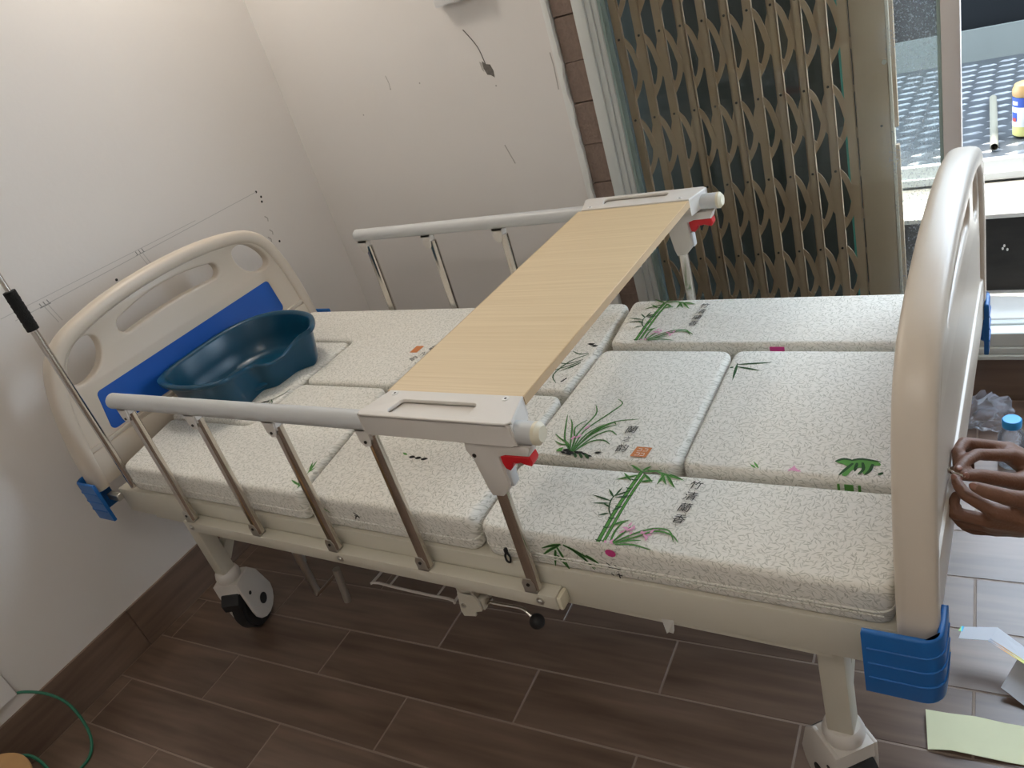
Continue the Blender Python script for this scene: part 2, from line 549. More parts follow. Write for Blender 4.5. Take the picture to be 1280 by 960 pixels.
WORG = {}
def finish(me, mtl, ang):
    me.materials.append(mtl)
    if ang:
        me.polygons.foreach_set('use_smooth', [len(p.vertices) <= 6 for p in me.polygons])
        me.update()
        me.set_sharp_from_angle(angle=math.radians(ang))

def obj(name, mb, mtl, parent=None, loc=None, rz=0.0, ang=38, me=None):
    """mb in world coordinates when loc is None (re-centred on its own base), else local to loc/rz."""
    if me is None:
        if loc is None:
            xs = [p[0] for p in mb.v]; ys = [p[1] for p in mb.v]; zs = [p[2] for p in mb.v]
            loc = ((min(xs) + max(xs)) / 2, (min(ys) + max(ys)) / 2, min(zs))
            vv = [(p[0] - loc[0], p[1] - loc[1], p[2] - loc[2]) for p in mb.v]
        else:
            vv = mb.v
        me = bpy.data.meshes.new(name)
        me.from_pydata(vv, [], mb.f)
        bm = bmesh.new()
        bm.from_mesh(me)
        bmesh.ops.remove_doubles(bm, verts=bm.verts[:], dist=1e-7)
        bm.to_mesh(me)
        bm.free()
        finish(me, mtl, ang)
    o = bpy.data.objects.new(name, me)
    COL.objects.link(o)
    if parent is not None:
        o.parent = parent
        po, prz = WORG[parent.name]
        d = Vector(loc) - Vector(po)
        if prz:
            d = Matrix.Rotation(-prz, 3, 'Z') @ d
        o.location = d
        o.rotation_euler = (0, 0, rz - prz)
    else:
        o.location = loc
        o.rotation_euler = (0, 0, rz)
    WORG[o.name] = (Vector(loc), rz)
    return o

def thing(name, label, cat, loc=(0, 0, 0), rz=0.0, group=None):
    o = bpy.data.objects.new(name, None)
    o.empty_display_size = 0.05
    COL.objects.link(o)
    o.location = loc
    o.rotation_euler = (0, 0, rz)
    WORG[o.name] = (Vector(loc), rz)
    return tag(o, label, cat, group)

def tag(o, label, cat, group=None, kind=None):
    o['label'] = label
    o['category'] = cat
    if group:
        o['group'] = group
    if kind:
        o['kind'] = kind
    return o

def struct(o, label=None):
    o['kind'] = 'structure'
    if label:
        o['label'] = label
    return o

def shape2d(outline, holes, depth, bevel, frame):
    """filled 2-D outline with holes, extruded with rounded edges; frame maps (a,b,h)->xyz"""
    cu = bpy.data.curves.new('tmp', 'CURVE')
    cu.dimensions = '2D'
    cu.fill_mode = 'BOTH'
    cu.extrude = max(0.0001, depth / 2 - bevel)
    cu.bevel_depth = bevel
    cu.bevel_resolution = 3
    cu.offset = -bevel
    for ring in [outline] + holes:
        sp = cu.splines.new('POLY')
        sp.points.add(len(ring) - 1)
        for p, (a, b) in zip(sp.points, ring):
            p.co = (a, b, 0, 1)
        sp.use_cyclic_u = True
    o = bpy.data.objects.new('tmp', cu)
    COL.objects.link(o)
    bpy.context.view_layer.update()
    me = bpy.data.meshes.new_from_object(o.evaluated_get(bpy.context.evaluated_depsgraph_get()))
    mb = MB()
    mb.add([frame(v.co.x, v.co.y, v.co.z) for v in me.vertices], [tuple(p.vertices) for p in me.polygons])
    bpy.data.objects.remove(o)
    bpy.data.curves.remove(cu)
    bpy.data.meshes.remove(me)
    # make normals consistent
    bm = bmesh.new()
    vs_ = [bm.verts.new(v) for v in mb.v]
    for f in mb.f:
        try:
            bm.faces.new([vs_[i] for i in f])
        except ValueError:
            pass
    bmesh.ops.remove_doubles(bm, verts=bm.verts[:], dist=1e-5)
    bmesh.ops.recalc_face_normals(bm, faces=bm.faces[:])
    return MB().bm(bm)

def text_mb(txt, size, pos, ang, z, bold=0.0, shear=0.0):
    cu = bpy.data.curves.new('tmp', 'FONT')
    cu.body = txt
    cu.size = size
    cu.align_x = 'CENTER'
    cu.align_y = 'CENTER'
    cu.offset = bold * size
    cu.shear = shear
    o = bpy.data.objects.new('tmp', cu)
    COL.objects.link(o)
    bpy.context.view_layer.update()
    me = bpy.data.meshes.new_from_object(o.evaluated_get(bpy.context.evaluated_depsgraph_get()))
    c, s = math.cos(ang), math.sin(ang)
    mb = MB()
    mb.add([(pos[0] + v.co.x * c - v.co.y * s, pos[1] + v.co.x * s + v.co.y * c, z) for v in me.vertices],
           [tuple(p.vertices) for p in me.polygons])
    bpy.data.objects.remove(o)
    bpy.data.curves.remove(cu)
    bpy.data.meshes.remove(me)
    return mb

def remesh(mb, voxel, smooth=4):
    me = bpy.data.meshes.new('tmp')
    me.from_pydata(mb.v, [], mb.f)
    o = bpy.data.objects.new('tmp', me)
    COL.objects.link(o)
    r = o.modifiers.new('r', 'REMESH')
    r.mode = 'VOXEL'
    r.voxel_size = voxel
    sm = o.modifiers.new('s', 'SMOOTH')
    sm.factor = 0.5
    sm.iterations = smooth
    bpy.context.view_layer.update()
    m2 = bpy.data.meshes.new_from_object(o.evaluated_get(bpy.context.evaluated_depsgraph_get()))
    out = MB()
    out.add([tuple(v.co) for v in m2.vertices], [tuple(p.vertices) for p in m2.polygons])
    bpy.data.objects.remove(o)
    bpy.data.meshes.remove(m2)
    bpy.data.meshes.remove(me)
    return out

# ------------------------------------------------------------------ the room
AF = math.atan(0.0568)          # how far the floor tiles are turned against the bed
AW = math.atan(0.0246)          # left wall
AR = math.atan(0.04)            # far wall
XW = -0.5955
FY = 1.4149
CEIL = 2.7
def wl(y):                      # x of the left wall face at y
    return XW - 0.0246 * y
def wf(x):                      # y of the far wall face at x
    return FY + 0.04 * x
XR, YN = 3.3, -2.7
room = [(wl(YN), YN), (XR, YN), (XR, wf(XR)), (wl(1.39), wf(wl(1.39)))]

floor = struct(obj('floor', MB().prism([room[0], room[1], (room[2][0], room[2][1] + 0.09), (room[3][0], room[3][1] + 0.09)], -0.12, -0.0012), M['grout'], loc=(0, 0, 0), ang=0))

def clip(poly, cpoly):
    out = poly
    n = len(cpoly)
    for i in range(n):
        a, b = cpoly[i], cpoly[(i + 1) % n]
        inside = lambda p: (b[0] - a[0]) * (p[1] - a[1]) - (b[1] - a[1]) * (p[0] - a[0]) >= -1e-9
        inp, out = out, []
        for j in range(len(inp)):
            p, q = inp[j], inp[(j + 1) % len(inp)]
            if inside(p):
                out.append(p)
            if inside(p) != inside(q):
                d1 = (b[0] - a[0]) * (p[1] - a[1]) - (b[1] - a[1]) * (p[0] - a[0])
                d2 = (b[0] - a[0]) * (q[1] - a[1]) - (b[1] - a[1]) * (q[0] - a[0])
                t = d1 / (d1 - d2)
                out.append((p[0] + (q[0] - p[0]) * t, p[1] + (q[1] - p[1]) * t))
        if len(out) < 3:
            return []
    return out

TL, TW, GR = 0.628, 0.160, 0.0024
ca, sa = math.cos(AF), math.sin(AF)
full_tile = None
def area(p):
    return abs(sum(p[i][0] * p[(i + 1) % len(p)][1] - p[(i + 1) % len(p)][0] * p[i][1] for i in range(len(p)))) / 2
inner = [(wl(YN) + 0.012, YN), (XR, YN), (XR, wf(XR) + 0.02), (wl(1.39) + 0.012, wf(wl(1.39)) - 0.012)]
for k in range(-20, 11):
    t0 = 0.008 + k * TW
    off = 0.0915 if k % 2 == 0 else -0.2225
    for j in range(-3, 7):
        s0 = off + j * TL
        rect = [(s0 + GR, t0 + GR), (s0 + TL - GR, t0 + GR), (s0 + TL - GR, t0 + TW - GR), (s0 + GR, t0 + TW - GR)]
        wr = [(s * ca - t * sa, s * sa + t * ca) for s, t in rect]
        if max(p[1] for p in wr) < -1.35 and True:
            continue
        cp = clip(wr, inner)
        if not cp or area(cp) < 0.0004:
            continue
        cx, cy = (s0 + TL / 2) * ca - (t0 + TW / 2) * sa, (s0 + TL / 2) * sa + (t0 + TW / 2) * ca
        if area(cp) > area(wr) - 1e-6:
            if full_tile is None:
                o = obj('tile', MB().box(-TL / 2 + GR, TL / 2 - GR, -TW / 2 + GR, TW / 2 - GR, -0.008, 0.0, 0.0007, 1), M['tile'], floor, loc=(cx, cy, 0), rz=AF, ang=0)
                full_tile = o.data
            else:
                obj('tile', None, None, floor, loc=(cx, cy, 0), rz=AF, me=full_tile)
        else:
            loc_ = [((p[0] - cx) * ca + (p[1] - cy) * sa, -(p[0] - cx) * sa + (p[1] - cy) * ca) for p in cp]
            obj('tile', MB().prism(loc_, -0.008, 0.0), M['tile'], floor, loc=(cx, cy, 0), rz=AF, ang=0)
# the part of the floor behind the camera
fl2 = MB()
for k in range(-20, -8):
    t0 = 0.008 + k * TW
    off = 0.0915 if k % 2 == 0 else -0.2225
    for j in range(-3, 7):
        s0 = off + j * TL
        rect = [(s0 + GR, t0 + GR), (s0 + TL - GR, t0 + GR), (s0 + TL - GR, t0 + TW - GR), (s0 + GR, t0 + TW - GR)]
        wr = [(s * ca - t * sa, s * sa + t * ca) for s, t in rect]
        if max(p[1] for p in wr) >= -1.35:
            continue
        cp = clip(wr, inner)
        if cp and area(cp) > 0.0004:
            fl2.prism(cp, -0.008, 0.0)
o = obj('tile_rows', fl2, M['tile'], floor, ang=0)
o['kind'] = 'stuff'

LWO, FWO = (XW, 0, 0), (0, FY, 0)
# left wall: local y runs along it, local x>0 into the room
wall_left = struct(obj('wall_left', MB().box(-0.15, 0, YN, 1.50, -0.12, CEIL), M['wall'], loc=LWO, rz=AW, ang=0))
# far wall: local x along it, local y>0 outwards
wall_far = struct(obj('wall_far', MB().box(-0.70, 0.484, 0, 0.14, -0.12, CEIL), M['wall'], loc=FWO, rz=AR, ang=0))
struct(obj('wall_far', MB().box(0.484, 2.66, 0.0, 0.14, 2.19, CEIL), M['wall'], loc=FWO, rz=AR, ang=0))
struct(obj('wall_far', MB().box(2.67, 3.34, 0, 0.14, 0, CEIL), M['wall'], loc=FWO, rz=AR, ang=0))
struct(obj('wall_right', MB().box(XR, XR + 0.12, YN, wf(XR), 0, CEIL), M['wall'], loc=(0, 0, 0), ang=0))
struct(obj('wall_near', MB().box(wl(YN) - 0.1, XR + 0.12, YN - 0.12, YN, 0, CEIL), M['wall'], loc=(0, 0, 0), ang=0))
struct(obj('ceiling', MB().box(-0.9, XR + 0.2, YN - 0.15, 1.72, CEIL, CEIL + 0.1), M['ceiling'], loc=(0, 0, 0), ang=0))

# skirting tiles
bb = struct(obj('baseboard_left', MB().box(0.0, 0.004, YN, 1.385, -0.003, 0.153), M['grout'], loc=LWO, rz=AW, ang=0))
y0 = -0.0685
for k in range(-5, 4):
    a, b = y0 + k * TL, y0 + (k + 1) * TL
    a, b = max(a, YN), min(b, 1.384)
    if b - a > 0.02:
        t = obj('skirting_tile', MB().box(-(b - a) / 2 + 0.001, (b - a) / 2 - 0.001, -0.0105, -0.002, 0.0, 0.1545, 0.0008, 1), M['tile'], bb,
                loc=tuple(Vector(LWO) + Matrix.Rotation(AW, 3, 'Z') @ Vector((0, (a + b) / 2, 0.0005))), rz=AW + PI / 2, ang=0)
bf = struct(obj('baseboard_far', MB().box(0.66, 2.66, 0.02, 0.1, -0.003, 0.148), M['grout'], loc=FWO, rz=AR, ang=0))
bf2 = struct(obj('baseboard_far', MB().box(-0.62, 0.48, -0.004, 0.0, 0.0, 0.152), M['grout'], loc=FWO, rz=AR, ang=0))
for k in range(6):
    a, b = -0.61 + k * TL, -0.61 + (k + 1) * TL
    for (lo, hi, yy, par) in ((-0.61, 0.478, -0.011, bf2), (0.672, 2.65, 0.01, bf)):
        a2, b2 = max(a, lo), min(b, hi)
        if b2 - a2 > 0.03:
            obj('skirting_tile', MB().box(-(b2 - a2) / 2 + 0.001, (b2 - a2) / 2 - 0.001, 0.0, 0.008, 0.0, 0.1475, 0.0008, 1), M['tile'], par,
                loc=tuple(Vector(FWO) + Matrix.Rotation(AR, 3, 'Z') @ Vector(((a2 + b2) / 2, yy, 0.0005))), rz=AR, ang=0)

# raw edge between plaster and door frame: uneven white plaster lip, then bare blocks
rnd = random.Random(3)
edge = []
z = 0.0
while z <= 2.16:
    edge.append((0.503 + rnd.uniform(-0.004, 0.005), z))
    z += 0.03
poly = [(0.484, 0.0)] + edge + [(0.484, 2.16)]
struct(obj('trim_1', MB().prism(poly, -0.006, 0.055, 0.002, 2, axis='y'), M['plaster'], loc=FWO, rz=AR), 'uneven white plaster lip beside bare blocks')
bw = struct(obj('wall_jamb', MB().box(0.484, 0.577, 0.055, 0.14, 0, 2.16).box(0.509, 0.577, 0.022, 0.055, 0, 2.16), M['mortar'], loc=FWO, rz=AR, ang=0))
zs = [0.0, 0.17, 0.295, 0.42, 0.555, 0.69, 0.822, 0.947, 1.077, 1.198, 1.328, 1.455, 1.585, 1.71, 1.84, 1.965, 2.09, 2.16]
for i in range(len(zs) - 1):
    z0, z1 = zs[i] + (0.0018 if i % 2 == 0 else 0.0007), zs[i + 1] - (0.0007 if i % 2 == 0 else 0.0018)
    obj('block', MB().box(-0.034, 0.034, 0.0, 0.025, 0, z1 - z0, 0.0015, 1), M['block'], bw,
        loc=tuple(Vector(FWO) + Matrix.Rotation(AR, 3, 'Z') @ Vector((0.5415, 0.006 + rnd.uniform(-0.002, 0.002), z0))), rz=AR, ang=0)

# sliding door: fixed frame, stiles, glass, sill track
def FWl(x, y, z=0.0):
    return tuple(Vector(FWO) + Matrix.Rotation(AR, 3, 'Z') @ Vector((x, y, z)))
door = struct(obj('door_1', MB().box(0.577, 0.612, -0.004, 0.10, 0.15, 2.16, 0.003, 2).box(0.612, 0.630, 0.006, 0.09, 0.15, 2.16, 0.002, 1)
                  .box(0.630, 0.645, 0.014, 0.08, 0.15, 2.16, 0.002, 1).box(0.577, 2.66, 0.0, 0.10, 2.10, 2.16, 0.003, 1)
                  .box(2.62, 2.66, 0.0, 0.10, 0.15, 2.1, 0.003, 1), M['frame'], loc=FWO, rz=AR), 'white aluminium sliding door frame')
obj('frame_gasket', MB().box(0.645, 0.653, 0.022, 0.06, 0.24, 2.1), M['seal'], door, loc=FWO, rz=AR)
obj('sill_track', MB().box(0.645, 2.62, -0.006, 0.10, 0.150, 0.165, 0.002, 1).box(0.645, 2.62, 0.0, 0.10, 0.165, 0.188, 0.003, 1)
    .box(0.645, 2.62, 0.006, 0.055, 0.188, 0.232, 0.003, 1).box(0.645, 2.62, 0.075, 0.10, 0.188, 0.226, 0.003, 1), M['frame'], door, loc=FWO, rz=AR)
obj('glass_pane', MB().box(0.652, 1.503, 0.028, 0.033, 0.226, 2.1), M['glass'], door, loc=FWO, rz=AR, ang=0)
st = obj('door_stile', MB().box(1.507, 1.549, 0.008, 0.05, 0.232, 2.1, 0.003, 2), M['stile'], door, loc=FWO, rz=AR)
obj('stile_edge', MB().box(1.4985, 1.507, 0.014, 0.046, 0.232, 2.1, 0.002, 1), M['seal'], door, loc=FWO, rz=AR)
obj('stile_screw', MB().cyl((1.527, 0.0085, 0.735), (1.527, 0.006, 0.735), 0.0045, n=14), M['screw'], st, loc=FWO, rz=AR)

# ------------------------------------------------------------------ wall marks and fittings
def on_left(y, z):              # a point on the left wall
    return Vector((wl(y) + 0.0007, y, z))
def mark_line(pts, w, m, name, par):
    mb = MB()
    pts = [Vector(p) for p in pts]
    for a, b in zip(pts[:-1], pts[1:]):
        d = (b - a).normalized()
        n = Vector((0, -d.z, d.y)) * w / 2
        mb.add([a + n, a - n, b - n, b + n], [(0, 1, 2, 3)])
    return obj(name, mb, m, par, ang=0)
mark_line([on_left(0.13, 1.060), on_left(1.086, 1.053)], 0.0022, M['pencilfaint'], 'pencil_line', wall_left)
mark_line([on_left(0.10, 1.082), on_left(0.80, 1.066)], 0.0018, M['pencilfaint'], 'pencil_line', wall_left)
for y in (0.222, 0.562):
    for dx in (-0.004, 0.008):
        mark_line([on_left(y + dx, 1.058), on_left(y + dx + 0.012, 1.0)], 0.0022, M['pencilfaint'], 'pencil_line', wall_left)
    for dx in (-0.012, 0.0, 0.012):
        mark_line([on_left(y + dx, 1.070), on_left(y + dx + 0.002, 1.058)], 0.0028, M['pencil'], 'pencil_tick', wall_left)
    mark_line([on_left(y - 0.016, 1.058), on_left(y + 0.018, 1.057)], 0.0028, M['pencil'], 'pencil_tick', wall_left)
for y, z in ((0.449, 1.024), (0.436, 1.008), (1.098, 1.030), (1.092, 1.014), (1.086, 1.053), (1.092, 0.860)):
    p = on_left(y, z)
    obj('drill_hole', MB().cyl(p - Vector((0.0002, 0, 0)), p, 0.0045, n=10), M['hole'], wall_left, ang=0)
for y, z in ((1.075, 0.965), (1.07, 0.915), (1.05, 0.895)):
    mark_line([on_left(y, z), on_left(y + 0.01, z - 0.012), on_left(y + 0.006, z - 0.022)], 0.004, M['scuff2'], 'scuff', wall_left)
for y, z in ((0.33, 0.962), (0.345, 0.955)):
    mark_line([on_left(y, z), on_left(y + 0.008, z + 0.002)], 0.006, M['pencil'], 'scuff', wall_left)
def on_far(x, z, o=0.0007):
    return Vector((x, wf(x) - o, z))
def far_poly(pts, m, name):
    mb = MB()
    mb.add([on_far(*p) for p in pts], [tuple(range(len(pts)))])
    return obj(name, mb, m, wall_far, ang=0)
def far_line(pts, w, m, name):
    mb = MB()
    pts = [on_far(*p) for p in pts]
    for a, b in zip(pts[:-1], pts[1:]):
        d = (b - a).normalized()
        n = Vector((-d.z, 0, d.x)) * w / 2
        mb.add([a + n, b + n, b - n, a - n], [(0, 1, 2, 3)])
    return obj(name, mb, m, wall_far, ang=0)
far_line(smooth_pts([(0.201, 1.363), (0.222, 1.330), (0.236, 1.302), (0.242, 1.275), (0.246, 1.250)], 3), 0.0038, M['scuff'], 'scuff_scratch')
far_poly([(0.236, 1.262), (0.247, 1.250), (0.262, 1.246), (0.268, 1.226), (0.266, 1.205), (0.255, 1.214), (0.242, 1.218), (0.235, 1.238)], M['scuff'], 'scuff_gouge')
far_poly([(0.226, 1.262), (0.236, 1.255), (0.234, 1.228), (0.228, 1.236)], M['scuff2'], 'scuff')
far_line([(0.232, 0.992), (0.238, 0.972), (0.243, 0.955), (0.252, 0.926)], 0.004, M['scuff2'], 'scuff')
far_line([(-0.146, 1.288), (-0.142, 1.262), (-0.144, 1.244)], 0.003, M['scuff2'], 'scuff')
far_line([(0.474, 1.24), (0.476, 1.20), (0.473, 1.13)], 0.004, M['scuff2'], 'scuff')
for x, z in ((-0.296, 1.180), (-0.144, 1.243), (0.262, 1.18), (-0.02, 1.24)):
    p = on_far(x, z)
    obj('speck', MB().cyl(p, p + Vector((0, 0.0003, 0)), 0.003, n=8), M['scuff2'], wall_far, ang=0)

sw = thing('switch_box', 'white surface switch box on plain wall above grey scuff', 'switch', (0.228, wf(0.228) - 0.017, 1.443), AR)
obj('back_box', MB().box(-0.08, 0.08, -0.012, 0.016, 0.0, 0.086, 0.003, 2), M['trunk'], sw, loc=(0.228, wf(0.228) - 0.017, 1.443), rz=AR)
for dx in (-0.0785, 0.0015):
    obj('rocker_plate', MB().box(dx, dx + 0.077, -0.018, -0.012, 0.003, 0.083, 0.002, 2), M['trunk'], sw, loc=(0.228, wf(0.228) - 0.017, 1.443), rz=AR)

# lamp that lights the corner
lx, ly, lz = -0.27, 0.92, 2.50
lamp = thing('ceiling_lamp', 'round white ceiling lamp in room corner above bed head', 'lamp', (lx, ly, CEIL - 0.13))
obj('lamp_base', MB().lathe([(0.05, 0.13), (0.05, 0.115), (0.02, 0.11), (0.02, 0.02)], (lx, ly, CEIL - 0.13)), M['trunk'], lamp)
obj('bulb', MB().sphere((lx, ly, lz - 0.02), 0.05), M['bulb'], lamp)
ld = bpy.data.lights.new('lamp_light', 'POINT')
ld.energy = LAMP_POWER
ld.color = (1.0, 0.94, 0.86)
ld.shadow_soft_size = 0.07
lo = bpy.data.objects.new('lamp_light', ld)
COL.objects.link(lo)
lo.parent = lamp
lo.location = (0, 0, -0.07 - (CEIL - 0.13 - lz))
# added fill lamp, out of view, to brighten front faces and dim corners
bx, by = 1.6, -1.3
fill_lamp = thing('added_fill_lamp', 'long white tube fill lamp added on ceiling out of view', 'lamp', (bx, by, CEIL - 0.07))
obj('lamp_body', MB().box(bx - 0.6, bx + 0.6, by - 0.03, by + 0.03, CEIL - 0.05, CEIL, 0.004, 2), M['trunk'], fill_lamp)
obj('tube', MB().cyl((bx - 0.57, by, CEIL - 0.068), (bx + 0.57, by, CEIL - 0.068), 0.013), M['bulb'], fill_lamp)  # glowing tube of the added fill lamp
for i in range(5):
    l2 = bpy.data.lights.new('fill_light', 'POINT')
    l2.energy = 3.3
    l2.color = (1.0, 0.95, 0.88)
    l2.shadow_soft_size = 0.12
    l2o = bpy.data.objects.new('fill_light', l2)
    COL.objects.link(l2o)
    l2o.parent = fill_lamp
    l2o.location = (-0.5 + 0.25 * i, 0, -0.13)
#@@BED

# ------------------------------------------------------------------ the hospital bed
YC = 0.465
bed = thing('hospital_bed', 'cream hospital bed with beige end boards and folding side rails', 'bed', (0.60, YC, 0.0))
ZF = 0.585
X0, X1 = -0.385, 1.582
for sgn in (0, 1):
    mb = MB().box(X0, X1, 0.028, 0.066, ZF - 0.080, ZF, 0.004, 2).box(X0 + 0.1, X1 - 0.1, 0.034, 0.062, ZF - 0.094, ZF - 0.078, 0.002, 1)
    if sgn:
        mb.mirror_y(YC)
    obj('frame_rail', mb, M['cream'], bed)
for x in (X0, 0.33, 0.85, X1 - 0.035):
    obj('cross_member', MB().box(x, x + 0.035, 0.066, 0.864, ZF - 0.07, ZF - 0.03, 0.003, 1), M['cream'], bed)
obj('deck_panel', MB().box(X0 + 0.03, X1 - 0.01, 0.067, 0.863, ZF - 0.03, ZF - 0.002, 0.002, 1), M['cream'], bed)

# end boards -------------------------------------------------------
HW = [(0.470, 0.600), (0.467, 0.66), (0.462, 0.72), (0.452, 0.79), (0.437, 0.86), (0.415, 0.925), (0.388, 0.968), (0.352, 0.997), (0.30, 1.017),
      (0.20, 1.037), (0.10, 1.047), (0.0, 1.050)]
half = smooth_pts(HW, 4)
full = [(YC - d, z) for d, z in half] + [(YC + d, z) for d, z in half[::-1][1:]]
def arc_slot():
    top = [(YC + t * 0.165, 0.998 - 0.020 * t * t) for t in [i / 10 - 1 for i in range(21)]]
    bot = [(YC + t * 0.165, 0.938 - 0.008 * t * t) for t in [1 - i / 10 for i in range(21)]]
    r_ = []
    zc = 0.5 * (top[-1][1] + bot[0][1])
    rr = 0.5 * (top[-1][1] - bot[0][1])
    for i in range(1, 8):
        a = PI / 2 - PI * i / 8
        r_.append((YC + 0.165 + rr * math.cos(a), zc + rr * math.sin(a)))
    l_ = [(2 * YC - a, b) for a, b in r_][::-1]
    return top + r_ + bot + l_
hole = smooth_pts([(0.258, 0.945), (0.262, 0.972), (0.292, 0.982), (0.330, 0.968), (0.362, 0.936), (0.378, 0.90), (0.368, 0.878), (0.330, 0.876), (0.292, 0.892), (0.268, 0.918)], 4, True)
holes = [arc_slot(), [(YC + d, z) for d, z in hole], [(YC - d, z) for d, z in hole][::-1]]
def end_board(name, xc, sg):
    """sg=+1: patient side faces +x"""
    fr = lambda a, b, h: (xc + h, a, b)
    rim_in = [(YC + (p[0] - YC) * 0.985, min(p[1], 1.043)) for p in full]
    panel = shape2d(rim_in, holes, 0.034, 0.007, fr)
    # thick rounded rim all round the arch
    path = full
    n = len(path)
    K = 18
    vs_, fs = [], []
    for i, (y, z) in enumerate(path):
        a = path[max(0, i - 1)]
        b = path[min(n - 1, i + 1)]
        ty, tz = b[0] - a[0], b[1] - a[1]
        L = math.hypot(ty, tz)
        ny, nz = -tz / L, ty / L                     # in-plane, towards outside for this winding
        for k in range(K):
            t = 2 * PI * k / K
            c, s_ = math.cos(t), math.sin(t)
            e = 0.62
            hx = 0.0265 * (abs(c) ** e) * (1 if c >= 0 else -1)
            hn = 0.021 * (abs(s_) ** e) * (1 if s_ >= 0 else -1)
            vs_.append((xc + hx, y + ny * (hn - 0.012), z + nz * (hn - 0.012)))
    for i in range(n - 1):
        for k in range(K):
            k2 = (k + 1) % K
            fs.append((i * K + k, i * K + k2, (i + 1) * K + k2, (i + 1) * K + k))
    fs += [tuple(range(K)), tuple(range((n - 1) * K, n * K))[::-1]]
    panel.add(vs_, fs)
    # stepped lower band and its thin ridge
    lowband = [(YC - 0.452, 0.602), (YC - 0.445, 0.700), (YC + 0.445, 0.700), (YC + 0.452, 0.602)]
    panel.prism(lowband, xc - 0.0225, xc + 0.0225, 0.005, 2, axis='x')
    b = obj(name, panel, M['beige'], bed, ang=42)
    obj('ridge', MB().prism([(YC - 0.455, 0.708), (YC - 0.455, 0.714), (YC + 0.455, 0.714), (YC + 0.455, 0.708)], xc + sg * 0.012, xc + sg * 0.0215, axis='x'), M['beige'], b)
    pp = []
    for (cy, cz, a0) in ((YC + 0.325, 0.822, 0), (YC - 0.325, 0.822, 1), (YC - 0.337, 0.735, 2), (YC + 0.337, 0.735, 3)):
        for i in range(5):
            t = PI / 2 * (a0 + i / 4)
            pp.append((cy + 0.014 * math.cos(t), cz + 0.014 * math.sin(t)))
    for s2 in (sg,):
        xa, xb = xc + s2 * 0.016, xc + s2 * 0.0185
        o = obj('blue_panel', MB().prism(pp, min(xa, xb), max(xa, xb), axis='x'), M['blue'], b, ang=30)
        o['label'] = 'blue insert panel'
    return b
headboard = end_board('headboard', -0.424, 1)
footboard = end_board('footboard', 1.607, -1)

# blue corner bumpers --------------------------------------------------
def bumper_poly(x_in, x_out, y_front, y_back, th=0.009, r=0.028, r_in=0.014):
    """L in plan, opening towards +x_in/+y_back; returns points"""
    s = 1 if x_out > x_in else -1
    pts = [(x_in, y_front), ]
    cx, cy = x_out - s * r, y_front + r
    for i in range(7):
        a = -PI / 2 + PI / 2 * i / 6
        pts.append((cx + s * r * math.cos(a), cy + r * math.sin(a)))
    pts += [(x_out, y_back), (x_out - s * th, y_back)]
    cx, cy = x_out - s * (th + r_in), y_front + th + r_in
    for i in range(7):
        a = 0 - PI / 2 * i / 6
        pts.append((cx + s * r_in * math.cos(a), cy + r_in * math.sin(a)))
    pts += [(x_in, y_front + th)]
    return pts
for (xi, xo) in ((1.541, 1.640), (-0.365, -0.462)):
    for mir in (0, 1):
        yb = 0.04
        mb = MB().prism(bumper_poly(xi, xo, -0.034, yb), 0.520, 0.644, 0.004, 3)
        for zr in (0.612, 0.583, 0.554):
            mb.prism(bumper_poly(xi + (0.006 if xo > xi else -0.006), xo + (0.0016 if xo > xi else -0.0016), -0.0357, yb - 0.004, 0.006, 0.029), zr - 0.002, zr + 0.002, 0.001, 1)
        s = 1 if xo > xi else -1
        if mir:
            mb.mirror_y(YC)
        obj('corner_bumper', mb, M['bumper'], bed)
        br = MB().box(min(xi, xi + s * 0.05) - 0.0, max(xi, xi + s * 0.05), 0.006, 0.024, 0.558, 0.578, 0.002, 1)
        if mir:
            br.mirror_y(YC)
        obj('bumper_bracket', br, M['dullsteel'], bed)

